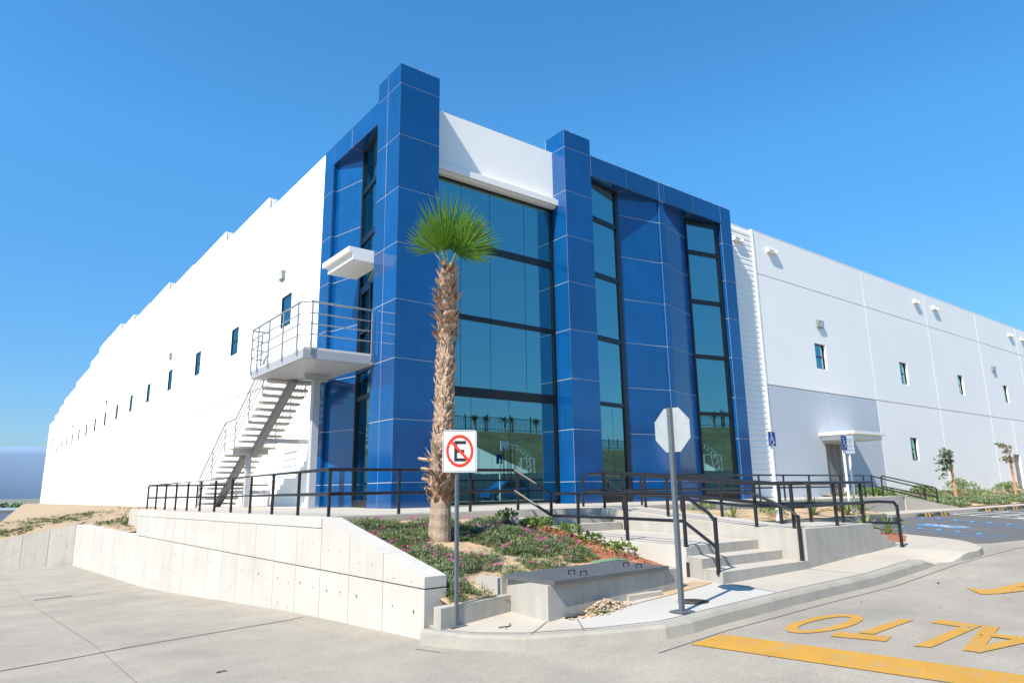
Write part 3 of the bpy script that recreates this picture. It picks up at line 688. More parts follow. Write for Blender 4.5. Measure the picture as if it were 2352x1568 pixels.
# left frame: beam, pier, folded infill, glass
obj('beam_core', MB().box(B_, .9, 1.56, 6.05 - B_, 12.57 + B_, 13.31), 'grout', WH)
tiles((0, 6.05), (0, 1.55), [0, .86, 2.43, 4.5], [12.57, 13.36], 0, 0)
for a, b in ((1.56, 3.62), (3.62, 5.19)): ubox('soffit_tile', 'blue', (.465, (a + b) / 2, 12.58), (.88, b - a - .02, .02), WH)
ubox('coping', 'blue', (.46, 3.8, 13.34), (.86, 4.4, .03), WH)
ubox('coping', 'blue', (13.0, .46, 13.32), (9.1, .85, .03), WH)
obj('pier_core', MB().box(B_, .69, 5.19 + B_, 6.05 - B_, -.3, 12.58), 'grout', WH)
ZL = [-.2, .7, 2.5, 4.3, 6.1, 7.9, 9.7, 11.5, 12.568]
tiles((0, 6.05), (0, 5.19), [0, .86], ZL, 0, 0)
tiles((.021, 5.19), (.45, 5.19), [0, .43], ZL, 0, 0)
tiles((.68, 6.05), (.021, 6.05), [0, .66], ZL + [13.36], 0, 0)
fold2 = ((.16, 5.185), (.52, 3.63))
p0v = Vector(fold2[0]); p1v = Vector(fold2[1]); dd = (p1v - p0v).normalized(); nn = Vector((-dd.y, dd.x)) * B_
wallslab(tuple(p0v + nn), tuple(p1v + nn), .12, -.3, 12.56, 'grout', 'infill_core')
tiles(fold2[0], fold2[1], [0, (p1v - p0v).length], ZL, 0, 0)
curtain((.52, 3.61), (.17, 1.56), [], [(.2, 3.36, []), (3.52, 4.30, []), (4.6, 7.15, []), (7.30, 8.9, []), (9.1, 10.76, []), (10.95, 12.4, [])],
        [(-.1, .2), (3.36, 3.52), (4.30, 4.6), (7.15, 7.30), (8.9, 9.1), (10.76, 10.95), (12.4, 12.56)], endl=.14, endr=.10)
# balcony door leaf in that glass
mbd = MB(); dv = (Vector((.17, 1.56)) - Vector((.52, 3.61))).normalized(); nv = Vector((dv.y, -dv.x)); rzd = math.atan2(dv.y, dv.x)
for (u0_, u1_, z0_, z1_) in ((.35, .45, 4.56, 7.1), (1.45, 1.55, 4.56, 7.1), (.45, 1.45, 4.56, 4.7), (.45, 1.45, 7.0, 7.1), (.45, 1.45, 5.6, 5.68)):
    c = Vector((.52, 3.61)) + dv * (u0_ + u1_) / 2 + nv * .05; mbd.obox((c.x, c.y, (z0_ + z1_) / 2), ((u1_ - u0_) / 2, .04, (z1_ - z0_) / 2), rzd)
obj('balcony_door', mbd, 'bronze', WH)
# canopy over the balcony
cn = obj('canopy', MB().box(-.86, .3, 1.56, 3.68, 7.86, 8.04), 'white_trim', WH)
obj('canopy_underside', MB().box(-.72, .3, 1.561, 3.54, 7.64, 7.859), 'white_trim', cn)
# bird spikes along the tops
def spikes(p0, p1, z, step=.11, rows=2):
    mb = MB(); p0 = Vector(p0); p1 = Vector(p1); L_ = (p1 - p0).length; t = (p1 - p0).normalized(); nn = Vector((-t.y, t.x)); k = int(L_ / step)
    for i in range(k):
        p = p0 + t * (i + .5) * step
        for s_ in (-1, 0, 1)[:3]:
            a = random.uniform(.05, .09) * s_; tip = p + nn * a + t * random.uniform(-.03, .03); w = .007
            mb.quad((p.x - t.x * w, p.y - t.y * w, z), (p.x + t.x * w, p.y + t.y * w, z), (tip.x, tip.y, z + random.uniform(.13, .17)))
            mb.quad((p.x - nn.x * w, p.y - nn.y * w, z), (p.x + nn.x * w, p.y + nn.y * w, z), (tip.x, tip.y, z + random.uniform(.13, .17)))
    o = obj('bird_spikes', mb, 'inox', WH); stuff(o)
for a, b, z in (((.06, .07), (1.40, .07), 14.0), ((.06, .08), (.06, 1.5), 14.0), ((7.1, .07), (8.37, .07), 14.0), ((7.1, .08), (7.1, 1.0), 14.0), ((1.5, .78), (7.0, .78), 13.33),
                ((.06, 1.6), (.06, 6.0), 13.36), ((8.5, .07), (17.6, .07), 13.33), ((17.7, .8), (34, .8), 13.22)): spikes(a, b, z, .13 if z > 13.3 else .2)

# ---------------------------------------------------------------- retaining walls
WD = Vector((-.03, 1.0)).normalized(); W0 = Vector((-4.55, -9.6)); WN = Vector((WD.y, -WD.x))     # WN points to the planter side
def wpt(y, off=0.0):
    t = (y - W0.y) / WD.y; p = W0 + WD * t + WN * off; return p
RW = thing('retaining_wall', 'pale concrete retaining wall below the plaza with a sloped near end', 'wall')
jl = [-9.6, -8.5, -7.44] + [-6.4 + 1.05 * k for k in range(0, 14)]     # lift joints
def wall_piece(ya, yb_, z0a, z0b, z1a, z1b, name='panel', th=.34, par=RW):
    a, b = wpt(ya + .006), wpt(yb_ - .006); c, d = wpt(yb_ - .006, th), wpt(ya + .006, th)
    mb = MB(); mb.v = [(a.x, a.y, z0a), (b.x, b.y, z0b), (c.x, c.y, z0b), (d.x, d.y, z0a), (a.x, a.y, z1a), (b.x, b.y, z1b), (c.x, c.y, z1b), (d.x, d.y, z1a)]
    mb.f = [(0, 1, 2, 3), (4, 5, 6, 7), (0, 1, 5, 4), (1, 2, 6, 5), (2, 3, 7, 6), (3, 0, 4, 7)]
    return obj(name, mb, 'wallconc', par)
def base_z(y): return zr(-4.9, y) - .12
ZJW = -.79
holes_mb = MB()
def ztop(y):
    return -.64 + (y + 9.6) / 3.2 * .67 if y < -6.4 else .03 - .0045 * max(0, y + 5)
lower = [-9.6, -8.5, -7.44] + [-6.4 + 1.03 * k for k in range(0, 26)]; lower = [y for y in lower if y < 19.8] + [19.9]
for a, b in zip(lower[:-1], lower[1:]):
    wall_piece(a, b, base_z(a), base_z(b), ZJW - .009, ZJW - .009)
    for y_ in (a + .27 * (b - a), a + .75 * (b - a)):
        for z_ in (-1.08, -1.5, -1.95):
            if z_ < base_z(y_) + .2: continue
            p = wpt(y_ + random.uniform(-.04, .04), -.004); zz_ = z_ + random.uniform(-.02, .02); r = .012 * random.choice((.6, 1, 1, 1.5))
            holes_mb.quad((p.x, p.y - r, zz_), (p.x, p.y, zz_ - 1.8 * r), (p.x, p.y + r, zz_), (p.x, p.y, zz_ + 1.5 * r))
for a, b in zip(lower[:-1], lower[1:]):
    if a > 7.2: break
    b = min(b, 7.5)
    capz = -.13
    if a < -6.5: wall_piece(a, b, ZJW + .009, ZJW + .009, ztop(a), ztop(b))
    else: wall_piece(a, b, ZJW + .009, ZJW + .009, -.135 - .0045 * max(0, a + 5), -.135 - .0045 * max(0, b + 5))
    for y_ in (a + .3 * (b - a), a + .72 * (b - a)):
        p = wpt(y_, -.004); zz_ = -.38 if a > -6.5 else -.72 + (a + 9.6) * .12; r = .009
        holes_mb.quad((p.x, p.y - r, zz_), (p.x, p.y, zz_ - 1.8 * r), (p.x, p.y + r, zz_), (p.x, p.y, zz_ + 1.5 * r))
stuff(obj('tie_hole', holes_mb, 'crack', RW))
a, b = wpt(-6.4, -.012), wpt(7.5, -.012); c, d = wpt(7.5, .36), wpt(-6.4, .36)
mb = MB(); zc0, zc1 = .03, -.03
mb.v = [(a.x, a.y, -.125), (b.x, b.y, -.19), (c.x, c.y, -.19), (d.x, d.y, -.125), (a.x, a.y, zc0), (b.x, b.y, zc1), (c.x, c.y, zc1), (d.x, d.y, zc0)]
mb.f = [(0, 1, 2, 3), (4, 5, 6, 7), (0, 1, 5, 4), (1, 2, 6, 5), (2, 3, 7, 6), (3, 0, 4, 7)]
obj('coping', mb, 'wallconc', RW)
a, b = wpt(-9.58, .02), wpt(19.8, .02); obj('joint_filler', MB().prism([(a.x, a.y), (b.x, b.y), (b.x + .25, b.y), (a.x + .25, a.y)], lambda x, y: base_z(y), ZJW - .02), 'jointpale', RW)
a, b = wpt(-9.5, .04), wpt(7.4, .04); obj('joint_filler', MB().prism([(a.x, a.y), (b.x, b.y), (b.x + .22, b.y), (a.x + .22, a.y)], ZJW - .0199, lambda x, y: ztop(y) - .14 if y < -6.4 else -.2), 'jointpale', RW)
# left return wall running away to the left
RW2 = thing('retaining_wall', 'gray streaked concrete wall at the far left below the dirt bank', 'wall')
c0 = wpt(19.9); LT = math.tan(radians(25)); ld_ = Vector((-cos(radians(25)), sin(radians(25)))); ln_ = Vector((sin(radians(25)), cos(radians(25)))) * .3
for k in range(9):
    p, q = c0 + ld_ * (.01 + 1.05 * k), c0 + ld_ * (1.05 * (k + 1) - .005); za, zb_ = -.80 - .208 * 1.05 * k, -.80 - .208 * 1.05 * (k + 1)
    mb = MB(); mb.v = [(u.x, u.y, z) for z in (-3.6,) for u in (p, q, q + ln_, p + ln_)] + [(p.x, p.y, za), (q.x, q.y, zb_), (q.x + ln_.x, q.y + ln_.y, zb_), (p.x + ln_.x, p.y + ln_.y, za)]
    mb.f = [(0, 1, 2, 3), (4, 5, 6, 7), (0, 1, 5, 4), (1, 2, 6, 5), (2, 3, 7, 6), (3, 0, 4, 7)]
    obj('panel', mb, 'wallconc2', RW2)
    if k < 4:
        hm = MB(); r = .018
        for u_, z_ in ((.3, -1.75), (.75, -1.3 - .2 * k)):
            h = p + ld_ * u_ - ln_.normalized() * .003; hm.quad(*[(h.x + ld_.x * a * r, h.y + ld_.y * a * r, z_ + b * r) for a, b in ((-1, 0), (0, -1), (1, 0), (0, 1))])
        stuff(obj('tie_hole', hm, 'crack', RW2))
p, q = c0 + ln_ * .1, c0 + ld_ * 9.4 + ln_ * .1; i2 = ln_ * .6
mb = MB(); mb.v = [(u.x, u.y, -3.6) for u in (p, q, q + i2, p + i2)] + [(p.x, p.y, -.85), (q.x, q.y, -2.80), (q.x + i2.x, q.y + i2.y, -2.80), (p.x + i2.x, p.y + i2.y, -.85)]
mb.f = [(0, 1, 2, 3), (4, 5, 6, 7), (0, 1, 5, 4), (1, 2, 6, 5), (2, 3, 7, 6), (3, 0, 4, 7)]; obj('joint_filler', mb, 'jointpale', RW2)

# dirt bank on the far left
def hnoise(x, y, s):
    return sin(x * s * 1.7 + 1.3 * sin(y * s * .9)) * .5 + sin(y * s * 2.3 + 1.1 * sin(x * s * 1.1 + 2)) * .5
def bank_z(x, y):
    wx = wpt(min(y, 19.9)).x + .3
    zt = zb(y) + .05; yy = y - LT * max(0, -5.39 - x)
    if yy < 20.2:
        t = min(max((x - wx) / (WX - 2.0 - wx), 0), 1); t = t * t * (3 - 2 * t) * .5 + t * .5
        z = -.80 + (zt + .80) * t
    else:
        top = -.82 - .228 * max(0, -5.4 - x)
        r = min((yy - 20.2) / 4.5, 1); r = r * (2 - r)
        crest = zt - .075 * max(0, -1.5 - x)
        z = top + (max(crest, top) - top) * r
    if x < -1.0: z += (.05 * hnoise(x, y, 1.6) + .035 * hnoise(x + 5, y, 4.1) + .03 * sin(5 * (x + .55 * y) + 1.5 * sin(2.1 * y))) * min(1, max(0, (yy - 20.2) / 1.0) if yy > 20.2 else 1)
    far = max(0, y - 48); z -= (.0016 * far ** 1.6) * min(max((-2.0 - x) / 4.0, 0), 1.0) + .024 * max(0, y - 23) * min(max((-2.2 - x) / 5.0, 0), 1)
    if y > 143: z -= (y - 143) * .13
    return z
gx = list(np.linspace(-40, -12, 10)) + list(np.arange(-11.4, .9, .3)); gy = list(np.arange(7.6, 20, .4)) + [20.0, 20.2, 20.3] + list(np.arange(20.6, 50, .5)) + list(np.arange(51, 140, 3)) + [150, 180, 230, 300, 500]
V = []; idx = {}
mbk = MB()
for j, y in enumerate(gy):
    for i, x in enumerate(gx):
        z = bank_z(x, y)
        if y - LT * max(0, -5.39 - x) < 20.2 and x < wpt(min(y, 19.9)).x + .02: z = None
        idx[i, j] = None if z is None else len(mbk.v)
        if z is not None: mbk.v.append((min(x, WX + .1), y, max(z, -15.5)))
for j in range(len(gy) - 1):
    for i in range(len(gx) - 1):
        q = [idx[i, j], idx[i + 1, j], idx[i + 1, j + 1], idx[i, j + 1]]
        if None not in q: mbk.f.append(tuple(q))
        elif q.count(None) == 1: mbk.f.append(tuple(k for k in q if k is not None))
bank = struct('dirt_bank', mbk, 'bank')
# strip between the wall face and the first grid column, so no gap shows behind the wall
mb = MB()
for a, b in zip([y for y in gy if y < 20.3][:-1], [y for y in gy if y < 20.3][1:]):
    pa, pb_ = wpt(a, .2), wpt(b, .2); mb.quad((pa.x, pa.y, -.83), (pb_.x, pb_.y, -.83), (pb_.x + .6, b, bank_z(pb_.x + .6, b)), (pa.x + .6, a, bank_z(pa.x + .6, a)))
for k in range(20):
    p, q = c0 + ld_ * (.47 * k) + ln_ * .6, c0 + ld_ * (.47 * (k + 1)) + ln_ * .6; o2 = ln_.normalized() * .9
    za, zb_ = -.82 - .208 * .47 * k, -.82 - .208 * .47 * (k + 1); p2, q2 = p + o2, q + o2
    mb.quad((p.x, p.y, za), (q.x, q.y, zb_), (q2.x, q2.y, bank_z(q2.x, q2.y) + .01), (p2.x, p2.y, bank_z(p2.x, p2.y) + .01))
obj('bank_edge', mb, 'bank', bank)

# ---------------------------------------------------------------- foliage helpers
def blades(points, zbase, n, length, width, spread=1.0, mname='leafa', name='ground_cover', parent=None, curl=.3):
    """n narrow leaves at each point; every leaf is a bent pair of triangles"""
    P = np.repeat(np.asarray(points, float), n, 0); K = len(P)
    az = rng.uniform(0, 2 * pi, K); el = np.clip(rng.normal(.9, .45, K) * (1.2 - .5 * spread), .05, 1.5); ln = length * rng.uniform(.5, 1.25, K); w = width * rng.uniform(.6, 1.3, K)
    d = np.stack([np.cos(az) * np.cos(el), np.sin(az) * np.cos(el), np.sin(el)], 1); s = np.stack([-np.sin(az), np.cos(az), np.zeros(K)], 1)
    P = P + rng.normal(0, .02, P.shape) * [1, 1, .2]
    mid = P + d * (ln * .55)[:, None]; tip = P + d * ln[:, None] - np.array([0, 0, 1.]) * (curl * ln)[:, None]
    V = np.stack([P, mid - s * w[:, None], tip, mid + s * w[:, None]], 1).reshape(-1, 3)
    F = np.arange(K * 4).reshape(-1, 4)
    return arr_obj(name, V, F, mname, parent)

# ---------------------------------------------------------------- planter by the steps
def soil_z(x, y):
    base = -.14 - .19 * (-5.4 - y)
    return base + .035 * hnoise(x * 1.3, y * 1.3, 2.0) - .05 * max(0, (x - .0)) * 0
mb = MB(); gx = np.arange(-4.32, .62, .16); gy = np.arange(-9.84, -5.2, .16)
def in_planter(x, y):
    # right side: the landing wall; front right: the vault
    if x > .56: return False
    if x > -3.3 and y < -9.35: return False
    return True
for j, y in enumerate(gy):
    for x in gx: mb.v.append((x, y, soil_z(x, y)))
nx = len(gx)
for j in range(len(gy) - 1):
    for i in range(nx - 1):
        if in_planter(gx[i] + .08, gy[j] + .08): mb.f.append((j * nx + i, j * nx + i + 1, (j + 1) * nx + i + 1, (j + 1) * nx + i))
struct('planting_bed', mb, 'soil')
# low-growing cover in drifts
pts_a, pts_b, pts_f, pts_c = [], [], [], []
def seg_d(x, y, a, b):
    a = Vector(a); b = Vector(b); p = Vector((x, y)); t = min(max((p - a).dot(b - a) / (b - a).length_squared, 0), 1); return (p - a.lerp(b, t)).length
def bare(x, y):
    w = .12 * hnoise(x * 2.1, y * 2.1, 2.3)
    return (seg_d(x, y, (-2.75, -7.15), (-2.35, -7.9)) < .30 + w or seg_d(x, y, (-2.35, -7.9), (-1.55, -8.55)) < .17 + w or seg_d(x, y, (-1.5, -8.6), (-1.0, -9.0)) < .2 + w
            or seg_d(x, y, (-3.35, -9.7), (-3.05, -8.85)) < .26 + w or seg_d(x, y, (-2.3, -9.2), (-1.2, -9.1)) < .12 + w or hnoise(x * 1.9 + 3, y * 1.7, 2.9) < -.72)
drifts = [(-3.3, -6.0, .9, .55), (-3.6, -7.0, .65, .6), (-3.3, -7.7, .5, .5), (-3.75, -8.0, .5, .4), (-3.4, -8.6, .6, .4), (-3.0, -8.35, .6, .4), (-1.9, -6.6, .8, .5), (-1.2, -6.9, .8, .5), (-1.3, -7.8, .75, .5),
          (-.9, -8.4, .55, .4), (-2.1, -8.0, .5, .4), (-1.6, -8.75, .6, .35), (-2.3, -5.9, .6, .35), (-4.0, -9.3, .35, .35), (-3.8, -9.65, .35, .2), (-1.0, -6.1, .6, .4), (-2.7, -9.0, .3, .25), (-.55, -7.6, .5, .4), (-4.0, -6.3, .35, .6), (-3.0, -6.6, .6, .5), (-1.6, -7.2, .5, .4), (-1.7, -8.3, .5, .35), (-3.9, -8.7, .35, .5), (-2.0, -6.1, .5, .3), (-3.5, -5.7, .6, .25), (-4.2, -9.55, .2, .22), (-4.25, -9.2, .2, .3)]
for (cx, cy, rx, ry) in drifts:
    for k in range(int(560 * rx * ry * 3.9)):
        a = random.uniform(0, 2 * pi); r = math.sqrt(random.random()); x, y = cx + rx * r * cos(a), cy + ry * r * sin(a)
        if not (-4.25 < x < .45 and -9.8 < y < -5.42) or not in_planter(x, y) or bare(x, y): continue
        h = (1 - r * r) * .15 * random.random()
        h += .05 * max(0, hnoise(x * 2.6, y * 2.6 + 1, 2.2)); q = random.random(); tone = hnoise(x * 1.7 + 2, y * 1.9, 1.9)
        (pts_c if q < .12 else pts_a if q < .56 + .3 * tone else pts_b).append((x, y, soil_z(x, y) + h))
        if random.random() < .012: pts_f.append((x, y, soil_z(x, y) + h + .07))
stuff(tag(blades(pts_a, 0, 8, .10, .006, 1.0, 'leafa'), 'low green ground cover with thin leaves on the planted slope by the palm', 'ground cover'))
stuff(tag(blades(pts_b, 0, 8, .09, .0055, 1.0, 'leafb'), 'low grey green ground cover mixed through the planted slope by the palm', 'ground cover'))
stuff(tag(blades(pts_c, 0, 6, .10, .005, .8, 'drystem', 'dry_stems'), 'dry brown stems among the low cover on the planted slope by the palm', 'ground cover'))
fp = []
for (x, y, z) in pts_f[:120]:
    for k in range(random.choice((1, 1, 2, 3))): fp.append((x + random.gauss(0, .035), y + random.gauss(0, .035), z + random.gauss(.01, .015)))
stuff(tag(blades(fp, 0, 8, .030, .010, .9, 'pink', 'flowers', curl=0.1), 'small magenta flowers scattered over the planted slope by the palm', 'flowers'))
pts = [(random.uniform(-4.2, .4), random.uniform(-9.75, -5.5)) for k in range(900)]
stuff(tag(blades([(x, y, soil_z(x, y)) for x, y in pts if in_planter(x, y)], 0, 3, .05, .006, 1.0, 'deadgrass', 'dry_litter'), 'dry leaf litter on the bare soil of the planted slope', 'litter'))
# bank weeds
pts = []
for (cx, cy, rx, ry, n_) in ((-4.0, 14, .5, 2.2, 200), (-3.4, 11.5, .6, 1.2, 130), (-2.9, 9.0, .5, .9, 120), (-4.4, 17.5, .6, 1.2, 110), (-5.4, 22.5, .9, 1.0, 140), (-6.6, 23.5, .8, .8, 90), (-7.4, 22, .7, .6, 90), (-4.6, 27, .9, 1.5, 110), (-3.2, 19, .5, 2, 80), (-8.2, 22.5, .4, .5, 50)):
    for k in range(n_):
        a = random.uniform(0, 2 * pi); r = math.sqrt(random.random()); x, y = cx + rx * r * cos(a), cy + ry * r * sin(a)
        pts.append((x, y, bank_z(x, y)))
for k in range(260):
    x = random.uniform(-8.4, -1.2); y = random.uniform(8, 30)
    if y - LT * max(0, -5.39 - x) < 20.9 and x < wpt(min(y, 19.9)).x + .4: continue
    pts.append((x, y, bank_z(x, y)))
stuff(tag(blades(pts, 0, 6, .17, .018, .8, 'weed', 'weeds'), 'patches of green weeds on the dirt bank at the left', 'weeds'))

# clods on the bank
def rock_mesh(r, seed):
    rr = random.Random(seed); mb = MB(); n = 7
    for k, (ph, s_) in enumerate(((-1, .3), (-.5, .85), (.2, 1.0), (.8, .6))):
        for i in range(n):
            a = 2 * pi * (i + .5 * (k % 2)) / n; q = s_ * r * rr.uniform(.8, 1.15); mb.v.append((q * cos(a), q * sin(a), ph * r * .6 * rr.uniform(.85, 1.1)))
    for k in range(3):
        for i in range(n): mb.f.append((k * n + i, k * n + (i + 1) % n, (k + 1) * n + (i + 1) % n, (k + 1) * n + i))
    mb.f.append(tuple(range(3 * n, 4 * n))); return mb
mb = MB(); k = 0
while k < 900:
    x = random.uniform(-8.6, -1.0); y = random.uniform(7.8, 34) if random.random() < .75 else random.uniform(7.8, 19)
    if y - LT * max(0, -5.39 - x) < 20.9 and x < wpt(min(y, 19.9)).x + .4: continue
    q = rock_mesh(random.choice((.02, .03, .03, .045, .07)), k); n0 = len(mb.v); z = bank_z(x, y); mb.v += [(vx * 1.5 + x, vy * 1.2 + y, vz + z) for vx, vy, vz in q.v]; mb.f += [tuple(n0 + i for i in f) for f in q.f]; k += 1
stuff(tag(obj('dirt_clods', mb, 'bank'), 'loose clods of dirt over the bank at the far left', 'clods'))

# ---------------------------------------------------------------- steps, landing, ramp
ST1 = thing('concrete_steps', 'upper flight of three broad concrete steps from plaza to landing', 'steps')
def stepblock(poly, z0, z1, par, name='step', m='concface', zt=None):
    mb = MB(); mb.prism(poly, z0, z1); o = obj(name, mb, m, par)
    q = MB(); zz = z1 if callable(z1) else (lambda x, y: z1)
    cx = sum(p[0] for p in poly) / len(poly); cy = sum(p[1] for p in poly) / len(poly)
    q.quad(*[(cx + (x - cx) * .998, cy + (y - cy) * .998, zz(x, y) + .003) for x, y in poly]); obj('tread_surface', q, 'conc', o)
    return o
stepblock([(-1.2, -5.97), (2.46, -6.12), (2.46, -5.6), (-1.2, -5.35)], -.7, -.15, ST1)
stepblock([(-.6, -6.30), (2.46, -6.46), (2.46, -6.0), (-.6, -5.85)], -.8, -.305, ST1)
LD = thing('landing', 'concrete landing slab between the two flights of steps', 'landing')
stepblock([(.55, -9.88), (2.48, -9.90), (2.48, -6.4), (.3, -6.2), (.55, -7)], -1.3, lambda x, y: -.46 - .02 * (-6.2 - y), LD, 'slab')
# pale wall beside the planting bed, lower than the landing edge
obj('side_wall', MB().prism([(.38, -9.9), (.549, -9.885), (.549, -6.6), (.30, -6.6)], -1.3, lambda x, y: -.475 - .02 * (-6.2 - y)), 'wallconc', LD)
ST2 = thing('concrete_steps', 'lower flight of three concrete steps beside the sidewalk', 'steps')
stepblock([(.18, -10.36), (2.49, -10.38), (2.49, -9.905), (.37, -9.885)], -1.3, -.695, ST2)
stepblock([(.02, -10.86), (2.49, -10.88), (2.49, -10.385), (.18, -10.365)], -1.3, -.845, ST2)
RP = thing('concrete_ramp', 'gray concrete wheelchair ramp with a platform at the sidewalk', 'ramp')
def rampz(x, y): return .0 - .05 * 0 - .31 * min(max((-5.75 - y) / 3.75, 0), 1)
mb = MB()
ysr = [-10.87, -9.6, -9.5, -8.5, -7.5, -6.5, -5.75]
for a, b in zip(ysr[:-1], ysr[1:]):
    mb.prism([(2.49, a), (3.9 if a > -9.7 else 5.03, a), (3.9 if a > -9.7 else 5.03, b), (2.49, b)], -1.4, lambda x, y: rampz(x, y))
RPm = MB()
RPm.prism([(2.495, -9.6), (2.495, -10.87), (5.03, -10.87), (5.03, -9.6)], -1.4, -.31); obj('platform', RPm, 'concface', RP)
mb = MB(); mb.v = []
def sloped(name, poly, z0f, z1f, m, par): return obj(name, MB().prism(poly, z0f, z1f), m, par)
sloped('run', [(2.495, -9.598), (3.9, -9.598), (3.9, -5.752), (2.495, -5.752)], -1.4, lambda x, y: rampz(x, y), 'concface', RP)
sloped('run_surface', [(2.497, -9.59), (3.898, -9.59), (3.898, -5.752), (2.497, -5.752)], lambda x, y: rampz(x, y) + .001, lambda x, y: rampz(x, y) + .005, 'conc', RP)
sloped('platform_surface', [(2.5, -10.865), (5.025, -10.865), (5.025, -9.6), (2.5, -9.6)], -.309, -.305, 'conc', RP)
# steps down at the right end of the platform
for k in range(3): stepblock([(5.035 + .3 * k, -10.86), (5.335 + .3 * k, -10.86), (5.335 + .3 * k, -9.7), (5.035 + .3 * k, -9.7)], -1.3, -.44 - .13 * k, RP)
# plaza retaining edge on the right and sand beds
def sand_z(x, y):
    t = min(max((y + 5.6) / 1.6, 0), 1)
    return float(np.interp(x, [3.8, 6, 10, 17], [-.30, -.42, -.55, -.60])) + t * .28 + .02 * hnoise(x, y, 2.2)
mb = MB(); gx = np.arange(3.92, 17.4, .3); gy = np.arange(-9.55, -3.8, .2); nx = len(gx)
for y in gy:
    for x in gx: mb.v.append((x, y, sand_z(x, y) if y > -6 else sand_z(x, y)))
for j in range(len(gy) - 1):
    for i in range(nx - 1):
        x, y = gx[i] + .15, gy[j] + .1
        lim = float(np.interp(x, [3.9, 5.0, 5.1, 8.0, 10, 17.3], [-9.55, -9.55, -7.6, -6.3, -5.75, -5.6]))
        if y > lim: mb.f.append((j * nx + i, j * nx + i + 1, (j + 1) * nx + i + 1, (j + 1) * nx + i))
sand = struct('sand_bed', mb, 'soil')
kb = [(5.08, -7.65), (8.0, -6.36), (10, -5.8), (13, -5.72), (17.3, -5.62), (17.35, -5.1)]
mb = MB(); kin = off_curve(kb, .16)
for i in range(len(kb) - 1):
    a, b, c, d = kb[i], kb[i + 1], kin[i + 1], kin[i]
    mb.prism([a, b, c, d], lambda x, y: zs(x) - .3, lambda x, y: float(np.interp(x, [5, 8, 10, 17], [-.52, -.56, -.58, -.60])))
struct('bed_kerb', mb, 'kerb')
# red mulch corner
mb = MB(); mb.prism([(6.0, -9.9), (6.95, -10.62), (8.0, -10.2), (8.75, -9.7), (8.9, -8.9), (7.6, -8.6), (6.0, -8.6)], lambda x, y: zs(x) - .1, lambda x, y: zs(x) + .02)
struct('mulch_bed', mb, 'mulch')
mb = MB(); mb.prism([(.28, -7.05), (.36, -9.55), (-.55, -9.3), (-.75, -8.6), (-.1, -7.0), (-.35, -6.1), (.25, -6.0)], lambda x, y: soil_z(x, y) - .1, lambda x, y: soil_z(x, y) + .025)
struct('mulch_bed', mb, 'mulch')
def chips(n, poly_fn, zf, name, lab):
    pts = []
    while len(pts) < n:
        p = poly_fn()
        pts.append((p[0], p[1], zf(*p)))
    stuff(tag(blades(pts, 0, 3, .06, .012, 1.3, 'mulch', name, curl=.0), lab, 'mulch'))
chips(330, lambda: (lambda t, s: (-.45 + .75 * s - .1 * t, -6.1 - 3.2 * t))(random.random(), random.random()), lambda x, y: soil_z(x, y) + .04, 'mulch_chips', 'loose red wood chips in the strip beside the landing wall')
chips(250, lambda: (random.uniform(5.8, 8.6), random.uniform(-10.0, -8.7)), lambda x, y: zs(x) + .03, 'mulch_chips', 'loose red wood chips in the sidewalk corner bed at the right')
# black plastic edging along the strip
tag(obj('bed_edging', MB().tube([(-.75, -6.2, soil_z(-.75, -6.2) + .07), (-.35, -6.95, soil_z(-.35, -6.95) + .06), (-.62, -8.0, soil_z(-.62, -8) + .05), (-.9, -8.7, soil_z(-.9, -8.7) + .05)], .035), 'rubber'), 'black plastic edging strip between ground cover and red chips', 'garden edging')
# green valve box and black hose bits by the vault
tag(obj('valve_box', MB().prism([(-1.2, -9.42), (-.55, -9.42), (-.62, -9.18), (-1.15, -9.18)], -1.0, -.70).tube([(-.95, -9.43, -.70), (-.95, -9.43, -.66), (-.78, -9.43, -.66), (-.78, -9.43, -.70)], .008), 'green'), 'pale green valve box lid behind the dark vault cover', 'valve box')

# front low wall and the vault
tag(obj('low_wall', MB().prism([(-4.20, -9.75), (-3.32, -9.66), (-3.30, -9.82), (-4.52, -9.95), (-4.52, -9.78)], lambda x, y: zs(x) - .2, lambda x, y: -.985 + (x + 4.5) * .03), 'concface'), 'low concrete edging wall below the ground cover behind the round-slash sign post', 'wall')
tag(obj('wing_wall', MB().prism([(-3.40, -9.72), (-3.30, -9.72), (-3.30, -9.30), (-3.52, -9.25)], -1.3, -.745), 'concface'), 'small concrete wing wall at the left side of the vault', 'wall')
VB = thing('utility_vault', 'raised concrete utility vault with a dark chequer plate cover', 'utility box')
vq = [(-3.42, -10.72), (-.62, -10.60), (-.62, -9.50), (-3.30, -9.62)]
obj('base', MB().prism(vq, -1.5, -.742), 'concface', VB)
def lerp2(a, b, t): return (a[0] + (b[0] - a[0]) * t, a[1] + (b[1] - a[1]) * t)
lid = [(-3.36, -10.78), (-1.0, -10.66), (-1.02, -9.60), (-3.40, -9.76)]
m0, m1 = lerp2(lid[0], lid[1], .5), lerp2(lid[3], lid[2], .5); e = .006
